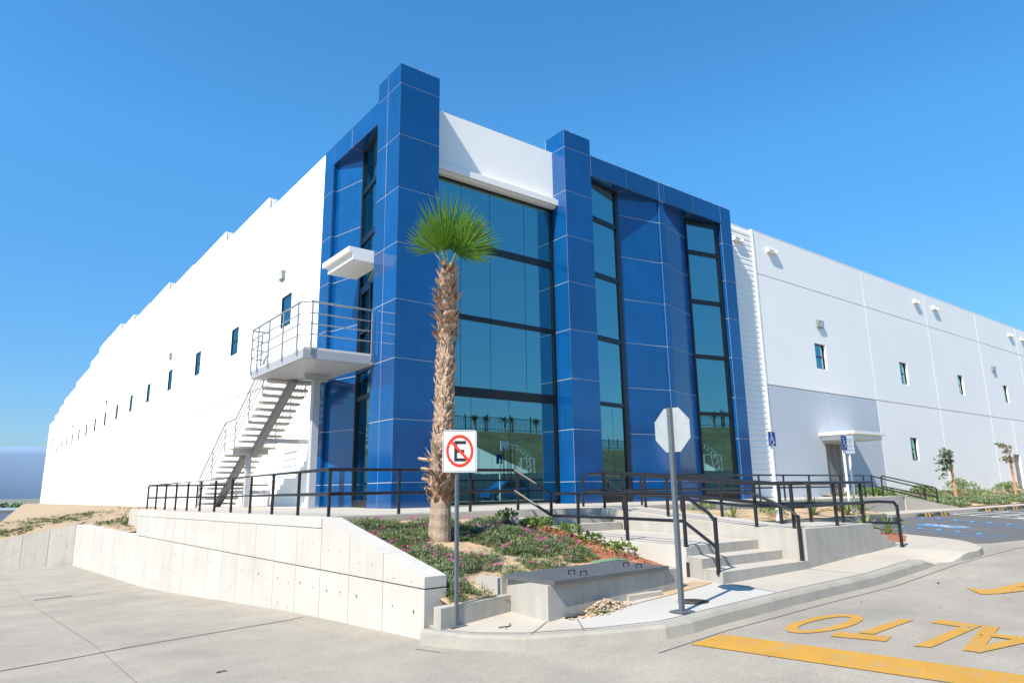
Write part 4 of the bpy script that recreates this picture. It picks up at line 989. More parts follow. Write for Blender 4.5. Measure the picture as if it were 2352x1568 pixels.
for q, hs in (([lid[0], (m0[0] - e, m0[1]), (m1[0] - e, m1[1]), lid[3]], ((-2.73, -10.42), (-2.70, -10.62), (-3.1, -10.2))), ([(m0[0] + e, m0[1]), lid[1], lid[2], (m1[0] + e, m1[1])], ((-1.5, -10.27), (-1.53, -10.55), (-1.3, -9.8)))):
    o = obj('cover', MB().prism(q, -.739, -.685), 'plate', VB)
    for (x, y) in hs[:2]:
        obj('handle', MB().tube([(x - .055, y, -.68), (x - .055, y, -.63), (x + .055, y, -.63), (x + .055, y, -.68)], .008, 6), 'black', o)
    for k in range(4):
        x, y = lerp2(lerp2(q[0], q[1], .25 + .5 * (k % 2)), lerp2(q[3], q[2], .25 + .5 * (k % 2)), .15 + .7 * (k // 2)); obj('bolt', MB().disc((x, y, -.682), .016, 8), 'joint', o)
tag(obj('drain_pipe', MB().box(.30, .335, -9.985, -9.94, -1.02, -.78), 'signblack'), 'dark slot against the side wall of the lower steps', 'slot')
# bare soil strip and rubble in front of the vault
mb = MB(); strip = [(-3.2, -10.72), (-2.9, -10.95), (-2.4, -10.93), (-1.8, -10.9), (-1.2, -10.86), (-.4, -10.74), (.0, -10.66), (.0, -10.4), (-.5, -10.3), (-.6, -10.58), (-3.2, -10.70)]
mb.prism(strip, lambda x, y: zs(x) - .1, lambda x, y: zs(x) + .012); struct('bare_soil', mb, 'soil')
def rock_mesh(r, seed):
    rr = random.Random(seed); mb = MB(); n = 7
    for k, (ph, s_) in enumerate(((-1, .3), (-.5, .85), (.2, 1.0), (.8, .6))):
        for i in range(n):
            a = 2 * pi * (i + .5 * (k % 2)) / n; q = s_ * r * rr.uniform(.8, 1.15); mb.v.append((q * cos(a), q * sin(a), ph * r * .6 * rr.uniform(.85, 1.1)))
    for k in range(3):
        for i in range(n): mb.f.append((k * n + i, k * n + (i + 1) % n, (k + 1) * n + (i + 1) % n, (k + 1) * n + i))
    mb.f.append(tuple(range(3 * n, 4 * n))); return mb
mb = MB()
for k in range(420):
    a = random.uniform(0, 2 * pi); r = abs(random.gauss(0, .5)); x = -2.52 + .50 * r * cos(a); y = -10.80 + .20 * r * sin(a)
    r0 = random.choice((.010, .012, .015, .02, .03)); q = rock_mesh(r0, k); h = max(0, .13 * (1 - r * 1.1)) * random.random()
    n0 = len(mb.v); mb.v += [(vx + x, vy + y, vz + zs(x) + .01 + h) for vx, vy, vz in q.v]; mb.f += [tuple(n0 + i for i in f) for f in q.f]
stuff(tag(obj('rubble_pile', mb, 'rock'), 'small pile of broken pale rubble in front of the vault', 'rubble'))
for (x, y, r, lab) in ((-3.10, -10.79, .075, 'flat dark stone at the sidewalk edge, left of the rubble'), (-2.93, -10.80, .07, 'flat dark stone touching the left side of the rubble pile')):
    q = rock_mesh(r, int(-x * 100)); o = tag(obj('stone', MB(), 'darkstone'), lab, 'stone'); bpy.data.meshes.remove(o.data) if False else None
    q.v = [(vx * 1.4 + x, vy + y, vz * .5 + zs(x) + .03) for vx, vy, vz in q.v]; me = q.mesh('stone', MT['darkstone']); o.data = me
tag(obj('concrete_offcut', MB().prism([(-1.95, -10.72), (-1.3, -10.76), (-1.22, -10.66), (-1.9, -10.60)], -1.1, -1.005), 'conc'), 'pale concrete offcut lying on the soil in front of the vault', 'concrete block')
stuff(tag(blades([(-2.72 + random.gauss(0, .05), -10.93 + random.gauss(0, .02), zs(-2.7)) for k in range(40)], 0, 5, .07, .006, .8, 'weed', 'grass_tuft'), 'tiny bright grass tuft at the edge of the rubble', 'grass'))
mb = MB()
for k in range(24):
    a = 2 * pi * k / 24; b = 2 * pi * (k + 1) / 24
    mb.quad(*[(-1.42 + r * cos(t), -11.40 + r * sin(t), zs(-1.42) + .008) for r, t in ((.21, a), (.21, b), (.18, b), (.18, a))])
for k in range(-4, 5):
    l = math.sqrt(max(0, .18 ** 2 - (k * .04) ** 2))
    mb.quad(*[(-1.42 + k * .04 + dx, -11.40 + dy, zs(-1.42) + .0075) for dx, dy in ((-.013, -l), (.013, -l), (.013, l), (-.013, l))])
    mb.quad(*[(-1.42 + dx, -11.40 + k * .04 + dy, zs(-1.42) + .0065) for dx, dy in ((-l, -.010), (l, -.010), (l, .010), (-l, .010))])
tag(obj('drain_cover', mb, 'rubber'), 'round dark drain grate on the sidewalk beside the octagonal sign post', 'drain cover')
tag(obj('twig', MB().tube([(-4.0, -10.45, zs(-4) + .01), (-3.93, -10.50, zs(-4) + .02), (-3.86, -10.50, zs(-4) + .015), (-3.80, -10.42, zs(-3.9) + .03)], .007, 5).tube([(-3.93, -10.50, zs(-4) + .02), (-3.97, -10.58, zs(-4) + .01)], .005, 5), 'darkstone'), 'dark forked twig lying on the sidewalk slab', 'twig')

# ---------------------------------------------------------------- black handrails
def railing(label, posts, rails, r=.029, rp=.034, group=None):
    t = thing('handrail', label, 'railing', group=group)
    for (x, y, z0, z1) in posts:
        mb = MB().tube([(x, y, z0 - .05), (x, y, z1)], rp, 8); mb.disc((x, y, z0 + .006), .055, 10)
        p = obj('post', mb, 'black', t, smooth=False)
    for k, pts in enumerate(rails): obj('rail', MB().tube(pts, r, 8), 'black', t)
    return t
xr = -3.97; ysP = [-5.05 + 1.58 * k for k in range(12)]
def zrl(y): return zp(xr, y)
posts = [(xr, y, zrl(y), zrl(y) + .86) for y in ysP]
yE = ysP[-1]
pE = [(x, yE, zrl(yE), zrl(yE) + .86) for x in (-2.2, -.4)]
railing('long black pipe handrail along the plaza edge above the retaining wall', posts + pE + [(-2.45, -4.98, 0, .86), (-.75, -5.05, 0, .87), (.45, -5.2, 0, .87), (.62, -6.15, -.46, .34)],
        [[(.6, yE, zrl(yE) + .88), (xr, yE, zrl(yE) + .88), (xr, -5.0, .88), (-2.45, -4.96, .885), (.35, -5.2, .885), (.62, -6.15, .36)],
         [(.6, yE, zrl(yE) + .42), (xr, yE, zrl(yE) + .42), (xr, -5.0, .42), (-2.45, -4.96, .425), (.35, -5.2, .425), (.62, -6.15, -.10)]])
lz = lambda y: -.46 - .02 * (-6.2 - y)
railing('black handrail along the left edge of the landing and down the lower steps', [(.62, -7.0, lz(-7), .33), (.56, -8.4, lz(-8.4), .33), (.48, -9.82, lz(-9.82), .33), (.06, -10.76, -.845, -.02)],
        [[(.62, -6.17, .36), (.56, -8.4, .35), (.48, -9.80, .34), (.10, -10.62, .04), (.06, -10.76, -.08)], [(.62, -6.17, -.10), (.56, -8.4, -.11), (.48, -9.80, -.12), (.06, -10.74, -.47)]])
railing('black handrail on the right side of the lower steps ending in a tall bend', [(2.42, -10.80, -.845, -.06)],
        [[(2.40, -8.9, .345), (2.43, -9.85, .34), (2.43, -10.66, .03), (2.42, -10.80, -.10)]])
railing('short black handrail sloping down the right side of the upper steps', [(2.40, -6.62, -.47, .30)], [[(2.50, -5.72, .83), (2.42, -6.55, .36), (2.40, -6.66, .28)]])
def rz_(y): return rampz(0, y)
pr1 = [(2.58, y, rz_(y), rz_(y) + .81) for y in (-5.82, -6.42, -7.72, -9.85, -10.62)]
railing('black handrail on the near side of the ramp turning along the platform front', pr1 + [(3.87, -10.75, -.31, .5), (5.0, -10.72, -.31, .5)],
        [[(2.58, -5.7, .83), (2.58, -6.42, .77), (2.58, -9.5, .51), (2.58, -10.70, .50), (2.7, -10.78, .50), (5.0, -10.74, .50), (5.55, -10.72, .50)],
         [(2.58, -5.7, .40), (2.58, -6.42, .35), (2.58, -9.5, .09), (2.58, -10.70, .08), (2.7, -10.78, .08), (5.0, -10.74, .10)]])
railing('black handrail at the right end of the platform ending beside the red chips', [(5.9, -11.0, zs(5.9), .04)],
        [[(5.03, -10.72, .10), (5.4, -10.85, .11), (5.82, -10.98, .09), (5.9, -11.0, .0)], [(5.03, -10.72, -.30), (5.9, -11.0, -.33)]])
railing('black handrail on the far side of the ramp and round the platform back', [(3.82, y, rz_(y), rz_(y) + .80) for y in (-6.0, -7.1, -8.2, -9.62)] + [(4.85, -9.68, -.31, .49), (5.0, -10.3, -.31, .49)],
        [[(3.82, -5.2, .83), (3.82, -6.0, .80), (3.82, -9.55, .50), (4.95, -9.66, .50), (5.0, -10.7, .50)], [(3.82, -5.2, .40), (3.82, -6.0, .37), (3.82, -9.55, .08), (4.95, -9.66, .08), (5.0, -10.7, .08)]])
def zq(x): return zp(x, -3.6)
railing('long black handrail along the plaza edge in front of the gray door', [(x, -3.62 + .008 * x, zq(x), zq(x) + .88) for x in (4.0, 6.4, 9.2, 12.6, 14.2, 16.0, 18.4, 20.4)] + [(22.3, -2.9, zq(22), zq(22) + .92)],
        [[(3.9, -5.2, .84), (4.0, -3.8, .84), (6.4, -3.57, .84), (14, -3.5, .84), (20.4, -3.42, .83), (21.9, -3.0, .85), (26.1, -3.5, .24)], [(3.9, -5.2, .40), (4.0, -3.8, .40), (6.4, -3.57, .40), (20.4, -3.42, .39), (21.9, -3.0, .41), (26.1, -3.5, -.22)]], r=.03, rp=.034)
railing('black handrail closing the near side of the sloped walk by the parking kerb', [(26.1, -3.5, zs(26), .2)], [[(25.6, -3.44, .31), (26.02, -3.49, .245), (26.1, -3.5, .17)]], r=.03, rp=.034)
railing('black handrail on the far side of the sloped walk by the parking kerb', [(23.9, -2.6, -.15, .82), (28.5, -3.1, zs(28), .22)],
        [[(23.9, -2.6, .78), (24.05, -2.61, .84), (28.38, -3.09, .27), (28.5, -3.1, .19)], [(23.9, -2.6, .37), (28.5, -3.1, -.18)]], r=.03, rp=.034)
# sloped walk to the parking lot, and its sidewalk
struct('sloped_walk', MB().prism([(24.0, -3.5), (28.2, -4.2), (28.6, -3.0), (24.0, -2.2)], -1.2, lambda x, y: -.07 - .62 * min(max((x - 24.2) / 4, 0), 1)), 'conc')
mb = MB(); ps = [(17.3, -5.0), (22, -5.0), (30, -5.0), (45, -5.0), (94, -5.0)]
for a, b in zip(ps[:-1], ps[1:]):
    mb.quad((a[0], -4.98, zs(a[0])), (b[0], -4.98, zs(b[0])), (b[0], -3.4, zs(b[0])), (a[0], -3.4, zs(a[0])))
    mb.quad((a[0], -5.02, zs(a[0]) - .3), (b[0], -5.02, zs(b[0]) - .3), (b[0], -4.98, zs(b[0])), (a[0], -4.98, zs(a[0])))
struct('parking_sidewalk', mb, 'walk')
# planted strip along the right wall
def strip_z(x, y):
    t = min(max((y + 3.9) / 4.4, 0), 1); z = -.66 + t * .62
    if x < 24.5: return z
    return z + .03 * hnoise(x, y, 1.2)
mb = MB(); gx = np.concatenate([np.arange(24.6, 45, .6), np.arange(45, 95, 2.5)]); gy = np.arange(-4.1, .9, .45); nx = len(gx)
for y in gy:
    for x in gx: mb.v.append((x, y, strip_z(x, y)))
for j in range(len(gy) - 1):
    for i in range(nx - 1):
        if gx[i] > 28.4 or gy[j] > -2.6: mb.f.append((j * nx + i, j * nx + i + 1, (j + 1) * nx + i + 1, (j + 1) * nx + i))
struct('planting_strip', mb, 'soil')
pts = []
for k in range(5200):
    x = 24.8 + abs(random.gauss(0, 1)) * 16; y = random.uniform(-4.0, .5)
    if x > 60 or (x < 28.6 and y < -2.3): continue
    if hnoise(x, y, .8) < -.45 or (y > -2.2 and random.random() < .35): continue
    pts.append((x, y, strip_z(x, y) + .05 * random.random()))
stuff(tag(blades(pts, 0, 6, .22, .022, 1.0, 'leafa'), 'green ground cover in the strip between parking kerb and white wall', 'ground cover'))
pts2 = [(p[0] + random.gauss(0, .2), p[1], p[2] + .06) for p in pts if random.random() < .3]
stuff(tag(blades(pts2, 0, 5, .22, .018, .7, 'leafb'), 'taller grey green growth in the strip along the white wall', 'ground cover'))

# ---------------------------------------------------------------- steel stair and balcony
SS = thing('steel_stair', 'gray steel outside stair with pale treads leading up to a balcony', 'staircase')
XO, XI = -1.78, -.30; XC = -1.04
FZ = 4.52
mb = MB(); mb.box(-2.26, .0, 1.30, 6.1, 4.27, 4.53); obj('balcony_frame', mb, 'steelmid', SS)
obj('balcony_floor', MB().box(-2.25, -.002, 1.31, 6.09, 4.531, 4.60), 'tread', SS)
obj('balcony_soffit', MB().box(-2.2, -.06, 1.36, 6.04, 4.262, 4.269), 'steel', SS)
tr_me = MB().box(-.74, .74, -.17, .17, -.085, 0).mesh('tread', MT['tread'])
def tread(y, z):
    o = bpy.data.objects.new('tread', tr_me); o.location = (XC, y, z); link(o, SS)
up = [(6.04 + .348 * k, 4.04 - .206 * k) for k in range(9)]; lo = [(10.62 + .352 * k, 1.95 - .206 * k) for k in range(10)]
tread(5.69, 4.245)
for y, z in up + lo: tread(y, z)
obj('stair_landing', MB().box(XO, XI, 9.02, 10.42, 2.12, 2.19), 'tread', SS)
obj('landing_beam', MB().box(XO + .25, XI - .15, 9.3, 10.2, 1.92, 2.115), 'steel', SS)
def stringer(y0_, z0_, y1_, z1_):
    mb = MB(); w = .11; h = .15
    for s_ in (-1, 1): mb.prism([(XC - w, y0_), (XC + w, y0_), (XC + w, y1_), (XC - w, y1_)], lambda x, y: z0_ + (z1_ - z0_) * (y - y0_) / (y1_ - y0_) - h, lambda x, y: z0_ + (z1_ - z0_) * (y - y0_) / (y1_ - y0_) + h) if s_ > 0 else None
    obj('stringer', mb, 'steelshade', SS)
stringer(5.2, 4.28, 9.2, 1.94); stringer(10.2, 1.93, 13.9, -.12)
obj('column', MB().box(XC - .09, XC + .09, 9.7, 9.9, -.3, 1.918), 'steel', SS)
obj('column', MB().box(-.92, -.70, 3.78, 4.02, -.2, 4.05), 'steel', SS); obj('column_head', MB().box(-1.2, -.42, 3.8, 4.0, 4.051, 4.258), 'steel', SS)
obj('bracket', MB().box(XC + .1, WX - .003, 8.0, 8.16, 2.28, 2.44), 'steel', SS); obj('bracket', MB().box(XC + .1, WX - .003, 12.2, 12.36, .42, .58), 'steel', SS)
ri = .027
def ss_post(x, y, z0_, z1_, dx=0, dy=0):
    obj('baluster', MB().tube([(x - dx * .08, y - dy * .08, z0_), (x, y, z0_ - .03), (x, y, z0_ + .08), (x, y, z1_)], ri, 7), 'inox', SS)
zt = 5.97
for y in (1.75, 3.0, 4.3, 5.4, 6.05): ss_post(-2.30, y, 4.45, zt, -1, 0)
for x in (-2.05, -.13): ss_post(x, 1.27, 4.45, zt, 0, -1)
for x in (-1.95, -.2): ss_post(x, 6.13, 4.45, zt - .05, 0, 1)
for k, z in enumerate((zt, 5.62, 5.30, 4.98)):
    obj('guard_rail', MB().tube([(-1.75, 6.13, z), (-2.20, 6.13, z), (-2.30, 6.03, z), (-2.30, 1.5, z), (-2.10, 1.27, z), (-.05, 1.27, z)], .030 if k == 0 else .019, 7), 'inox', SS)
for xs_ in (XO - .02, XI + .02):
    for k, dz in enumerate((1.0, .72, .46, .2)):
        obj('stair_rail', MB().tube([(xs_, 5.9, 4.12 + dz + .05), (xs_, 9.15, 2.20 + dz), (xs_, 10.45, 2.17 + dz), (xs_, 13.8, .10 + dz)], .028 if k == 0 else .018, 7), 'inox', SS)
    for y, z in ((6.2, 3.95), (7.6, 3.12), (9.1, 2.24), (10.4, 2.18), (12.0, 1.14), (13.75, .12)):
        obj('baluster', MB().tube([(xs_ + (.1 if xs_ < XC else -.1), y, z - .10), (xs_, y, z - .14), (xs_, y, z - .05), (xs_, y, z + 1.0)], .02, 7), 'inox', SS)

# ---------------------------------------------------------------- palm
PT = thing('palm_tree', 'fan palm with shaggy brown trunk and green fronds in front of the tower', 'palm tree')
px, py, pz = -2.67, -6.88, -.46
def pax(z):
    t = min(max((z - pz) / 5.1, 0), 1); return Vector((px + .12 * t ** .7, py - .07 * t ** .7, z))
def prad(z):
    t = (z - pz) / 5.1
    return float(np.interp(t, [0, .05, .12, .2, .45, .75, .9, .97, 1.0], [.218, .20, .185, .165, .142, .130, .125, .095, .06]))
zsn = np.linspace(pz, pz + 5.1, 52)
mb = MB(); mb.tube([tuple(pax(z)) for z in zsn], .2, 16, [prad(z) * (1 + .025 * ((i % 2) * 2 - 1)) for i, z in enumerate(zsn)]); obj('trunk', mb, 'palmtrunk', PT)
def boots(n, z0_, z1_, L0, W0, lift, mname, pname, dens=1.0):
    mb = MB(); ga = 2.399963
    for k in range(n):
        z = z0_ + (z1_ - z0_) * (k + random.random()) / n; a = k * ga + random.gauss(0, .25); c = pax(z); r = prad(z) * random.uniform(.92, 1.0)
        o = Vector((cos(a), sin(a), 0)); s_ = Vector((-sin(a), cos(a), 0)); L_ = L0 * random.uniform(.6, 1.3); w = W0 * random.uniform(.6, 1.25); lf = lift * random.uniform(.3, 1.5)
        tw = random.gauss(0, .35)
        b = c + o * r; d = (Vector((0, 0, 1)) * cos(lf) + o * sin(lf) + s_ * tw * .5).normalized()
        m_ = b + d * L_ * .55 + o * .01; t_ = b + d * L_ + o * L_ * .25 * random.uniform(-.2, 1)
        n0 = len(mb.v); thick = o * .022
        mb.v += [tuple(b - s_ * w), tuple(b + s_ * w), tuple(m_ + s_ * w * .8), tuple(m_ - s_ * w * .8), tuple(t_ + s_ * w * random.uniform(.1, .5)), tuple(t_ - s_ * w * random.uniform(.1, .5)), tuple(b + thick), tuple(m_ + thick)]
        mb.f += [(n0, n0 + 6, n0 + 7, n0 + 3), (n0 + 6, n0 + 1, n0 + 2, n0 + 7), (n0 + 3, n0 + 7, n0 + 4, n0 + 5), (n0 + 7, n0 + 2, n0 + 4), (n0, n0 + 1, n0 + 2, n0 + 3)]
    return stuff(obj(pname, mb, mname, PT))
boots(430, .55, 3.25, .17, .055, .22, 'boot', 'leaf_base')
boots(150, 3.15, 4.45, .20, .075, .62, 'boot', 'leaf_base')
boots(60, 3.1, 4.6, .22, .06, .5, 'fibre', 'leaf_base')
boots(70, .35, 1.2, .26, .065, .55, 'boot', 'leaf_base'); boots(60, .2, .75, .22, .05, .5, 'fibre', 'leaf_base')
boots(120, .3, 4.4, .16, .012, .7, 'fibre', 'fibre')
def boot_single(z, a, L_):
    c = pax(z); o = Vector((cos(a), sin(a), 0)); s_ = Vector((-sin(a), cos(a), 0)); b = c + o * prad(z) * .9
    obj('old_petiole', MB().tube([tuple(b), tuple(b + o * L_ * .6 + Vector((0, 0, .03))), tuple(b + o * L_ + Vector((0, 0, .05)))], .03, 6, [.05, .035, .028]), 'boot', PT)
boot_single(.98, 2.5, .30); boot_single(.80, 2.75, .24); boot_single(.62, 2.4, .22); boot_single(.45, 2.9, .16)
def frond(hub, axis, side, R0, span, nseg, cup, droop, seed, base, edge=.30):
    """a fan leaf: narrow folded segments radiating from the hub in the plane of axis and side"""
    rr = random.Random(seed); d = Vector(axis).normalized(); side = Vector(side); side = (side - d * side.dot(d)).normalized(); nrm = side.cross(d).normalized(); hub = Vector(hub)
    mb = MB(); rows = 8; da = span / nseg * .5
    for k in range(nseg):
        a = -span / 2 + span * (k + .5) / nseg
        Lk = R0 * (1 - edge * (abs(a) / (span / 2)) ** 1.8) * rr.uniform(.92, 1.05); joinr = rr.uniform(.50, .60)
        dirc = (d * cos(a) + side * sin(a)); bend = rr.uniform(.3, 1.7) * droop; tw = rr.gauss(0, .035); split = rr.gauss(0, .012)
        dirc = (dirc + nrm * cup * (1 - cos(a)) + nrm * rr.gauss(0, .035)).normalized()
        n0 = len(mb.v); sv = dirc.cross(nrm).normalized()
        for i in range(rows + 1):
            u = i / rows; rad = .015 + Lk * u
            wl_ = rad * da * .98 if u <= joinr else joinr * Lk * da * (1 - (u - joinr) / (1 - joinr)) ** .75 * .85 + .0012
            c = hub + dirc * rad + Vector((0, 0, -1)) * bend * Lk * max(0, u - .4) ** 2.2 + sv * (tw * max(0, u - .5) + split * u)
            ridge = nrm * (.018 * min(1, u * 3) * (1 if u < .8 else .5))
            mb.v += [tuple(c - sv * wl_), tuple(c + ridge), tuple(c + sv * wl_)]
        for i in range(rows):
            q = n0 + i * 3; mb.f += [(q, q + 1, q + 4, q + 3), (q + 1, q + 2, q + 5, q + 4)]
    t = obj('frond', mb, 'frond', PT)
    base = Vector(base); mid = base.lerp(hub, .55) + Vector((0, 0, .02))
    obj('petiole', MB().tube([tuple(base), tuple(mid), tuple(hub)], .02, 6, [.024, .016, .012]), 'petiole', t)
crown = pax(pz + 5.05)
rt = Vector((.792, -.610, 0)); bk = Vector((.6, .77, 0)); upv = Vector((0, 0, 1))
def loc(l, u, b): return crown + rt * l + upv * u + bk * b
def dirv(l, u, b): return rt * l + upv * u + bk * b
for (hb, ax, sd_, R0, span, ns, cup, dr, sd2) in (
    ((-.02, .40, -.05), (.0, 1, -.10), (1, 0, .1), 1.26, 1.9, 34, .05, .02, 1),
    ((.10, .42, .22), (.26, 1, .08), (1, -.25, .2), 1.18, 1.9, 32, .05, .03, 2),
    ((-.26, .37, -.05), (-.30, .95, .0), (.95, .3, -.2), .80, 2.7, 36, .06, .04, 3),
    ((.26, .36, -.10), (.62, .80, -.05), (.78, -.62, .15), .86, 3.2, 40, .06, .06, 4),
    ((.20, .44, .25), (.50, .88, .10), (.84, -.5, .2), .93, 2.3, 32, .06, .05, 5),
    ((-.16, .46, .26), (-.22, 1, .12), (.95, .25, .15), .95, 2.0, 30, .06, .05, 6),
    ((.16, .28, -.25), (.62, .18, -.55), (.75, -.65, .3), .52, 2.2, 26, .10, .20, 7),
    ((-.10, .36, -.22), (-.12, .95, -.22), (.95, .2, -.1), .72, 2.0, 26, .06, .06, 8)):
    frond(loc(*hb), dirv(*ax), dirv(*sd_), R0, span, ns, cup, dr, sd2, tuple(crown - upv * .05), .42)
for lat, bk_ in ((-.3, -.3), (.25, -.25), (.1, .3)):
    obj('petiole', MB().tube([tuple(crown), tuple(crown + dirv(lat, .7, bk_) * .3)], .015, 6, [.03, .008]), 'petiole', PT)

# ---------------------------------------------------------------- shrubs
def leaves(mb, c, rx, rz_h, n, L_, W_, seed):
    rr = random.Random(seed)
    for k in range(n):
        a = rr.uniform(0, 2 * pi); e_ = math.asin(rr.uniform(-.1, 1)); r = rr.uniform(.5, 1) ** .6
        o = Vector((cos(a) * cos(e_), sin(a) * cos(e_), sin(e_)))
        p = Vector(c) + Vector((o.x * rx * r, o.y * rx * r, o.z * rz_h * r)); d = (o + Vector((rr.gauss(0, .5), rr.gauss(0, .5), rr.gauss(.25, .4)))).normalized()
        s_ = d.cross(Vector((rr.gauss(0, 1), rr.gauss(0, 1), rr.gauss(0, 1)))).normalized(); l = L_ * rr.uniform(.7, 1.2); w = W_ * rr.uniform(.7, 1.2); up_ = s_.cross(d) * l * .12
        mb.quad(tuple(p), tuple(p + d * l * .5 + s_ * w + up_), tuple(p + d * l), tuple(p + d * l * .5 - s_ * w + up_))
def shrub(x, y, z, r, h, n, label, grp, m='shrub', L_=.075, W_=.024):
    t = thing('shrub', label, 'shrub', group=grp); mb = MB(); rr = random.Random(int(x * 100 + y * 10)); r *= 1.15; h *= 1.1
    for q in range(5):
        a = 2 * pi * q / 5 + rr.random(); leaves(mb, (x + cos(a) * r * .5, y + sin(a) * r * .5, z + h * rr.uniform(.35, .65)), r * .55, h * .5, n // 5, L_, W_, int(q + x * 991))
    obj('foliage', mb, m, t)
    sm = MB()
    for q in range(5):
        a = 2 * pi * q / 5 + rr.random(); sm.tube([(x, y, z - .03), (x + cos(a) * r * .35, y + sin(a) * r * .35, z + h * .5)], .008, 5)
    obj('stem', sm, 'bark', t)
gl = 'glossy shrubs in the red chip strip beside the steps'
for i, (u, lab) in enumerate((((-.62, -6.15, .20, .30), 'glossy bright green shrub at the plaza end of the red chip strip'), ((-.15, -6.75, .24, .28), 'yellow green shrub second from the plaza in the red chip strip'),
                              ((-.25, -6.45, .16, .2), 'dark small shrub tucked behind the yellow green one by the plaza'),
                              ((.0, -7.35, .22, .24), 'open leggy shrub in the middle of the red chip strip'), ((.05, -7.95, .20, .22), 'brownish leggy shrub third from the vault in the red chip strip'), ((-.05, -8.75, .26, .28), 'round shrub nearest the vault in the red chip strip'))):
    x, y, r, h = u; shrub(x, y, soil_z(x, y), r, h, 170, lab, gl)
gs = 'low shrubs in the sand bed behind the ramp'
for (x, y, r, h, lab) in ((9.6, -5.75, .34, .38, 'low sprawling shrub at the foot of the near blue sign post'), (10.6, -5.2, .34, .34, 'rounded shrub in the sand bed right of the near blue sign post'),
                          (11.4, -4.9, .3, .3, 'dark low shrub in the sand bed below the plaza edge'), (7.4, -5.0, .3, .32, 'yellowish shrub in the sand bed nearest the ramp rail')):
    shrub(x, y, sand_z(x, y), r, h, 190, lab, gs, 'leafa', .08, .026)
gw = 'dense bushes at the white wall'
for (x, y, r, h, lab) in ((24.9, -1.6, .7, .55, 'dense dark bush just right of the far black handrail start'), (26.6, -1.3, .6, .5, 'dense bush behind the two sloping handrails'), (37.5, -1.0, .8, .8, 'tall bush at the white wall between the two young trees'),
                          (46.5, -.6, .7, .6, 'small bush at the white wall near the far gray door'), (32.5, -.9, .5, .5, 'small gray bush at the white wall left of the first young tree')):
    shrub(x, y, strip_z(x, y), r, h, 420, lab, gw, 'leafa', .13, .045)
# spiky plants
def agave(x, y, z, R0, n, label, grp='spiky strap leaved plants', seed=0):
    R0 *= 1.25; rr = random.Random(seed); mb = MB()
    for k in range(n):
        a = 2 * pi * k * .382 + rr.gauss(0, .15); e_ = rr.uniform(.45, 1.35); l = R0 * rr.uniform(.75, 1.15); w = .022 * (R0 / .5); o = Vector((cos(a), sin(a), 0)); s_ = Vector((-sin(a), cos(a), 0)); pts = []
        for i in range(6):
            u = i / 5; p = Vector((x, y, z)) + o * (l * u * cos(e_) * (1 + .25 * u)) + Vector((0, 0, 1)) * (l * u * sin(e_) - .42 * l * u * u * (1.2 - e_ * .6)); ww = w * (1 - u) ** .7 * (.6 + u) if u < 1 else 0; pts.append((p - s_ * ww + Vector((0, 0, .01)), p, p + s_ * ww + Vector((0, 0, .01))))
        n0 = len(mb.v)
        for q in pts: mb.v += [tuple(v) for v in q]
        for i in range(5):
            q = n0 + i * 3; mb.f += [(q, q + 1, q + 4, q + 3), (q + 1, q + 2, q + 5, q + 4)]
    o = obj('spiky_plant', mb, 'agave'); tag(o, label, 'plant', grp); return o
for i, (x, y, R0, lab) in enumerate(((13.0, -5.2, .62, 'tall spiky plant in the sand bed left of the twin blue sign posts'), (15.2, -4.95, .52, 'spiky plant in the sand bed directly left of the concrete divider'), (14.8, -5.45, .62, 'large spiky plant in front of the concrete divider by the parking'),
                                 (15.9, -5.4, .58, 'spiky plant at the right end of the sand bed by the parking'), (5.4, -7.35, .42, 'spiky plant beside the ramp rail in the sand'), (12.2, -4.5, .4, 'small spiky plant close below the plaza edge'), (18.5, -3.9, .4, 'small spiky plant at the base of the plaza rail near the gray door'))):
    agave(x, y, sand_z(min(x, 17), y) if x < 17.4 else -.6, R0, 26, lab, seed=i)
for i, (x, y, R0, lab) in enumerate(((8.0, -9.3, .55, 'spiky plant in the red chips beside the platform wall'), (8.5, -9.6, .5, 'spiky plant with flower stalks in the red chips behind the rail end'), (6.4, -9.4, .4, 'spiky plant half hidden behind the platform wall'))):
    agave(x, y, zs(x) + .02, R0, 22, lab, seed=20 + i)

# young trees with stakes
def young_tree(x, y, z, H_, seed, label, m, reach, top):
    t = thing('young_tree', label, 'tree', group='young staked trees along the white wall'); rr = random.Random(seed)
    obj('trunk', MB().tube([(x, y, z - .1), (x - .02, y, z + H_ * .45), (x - .10, y, z + H_ * .80)], .035, 7, [.045, .035, .018]), 'bark', t)
    obj('stake', MB().tube([(x + .05, y - .06, z - .1), (x - .06, y - .06, z + H_ * .84)], .042, 7), 'bark', t)
    mb = MB(); bm_ = MB()
    for (dx, h0, dz, n_) in reach:
        base = Vector((x - .06, y, z + H_ * h0)); tip = base + Vector((dx, rr.gauss(0, .18), dz)); mid = base.lerp(tip, .5) + Vector((0, 0, .12)); bm_.tube([tuple(base), tuple(mid), tuple(tip)], .01, 5, [.014, .009, .004])
        for q in range(n_):
            u = .25 + .75 * (q + rr.random() * .6) / n_; p = (base.lerp(mid, u * 2) if u < .5 else mid.lerp(tip, u * 2 - 1)); leaves(mb, (p.x + rr.gauss(0, .07), p.y + rr.gauss(0, .1), p.z + rr.gauss(0, .07)), .14, .11, 9, .14, .045, seed * 500 + int(dx * 100) + q)
    obj('branch', bm_, 'bark', t); obj('crown', mb, m, t)
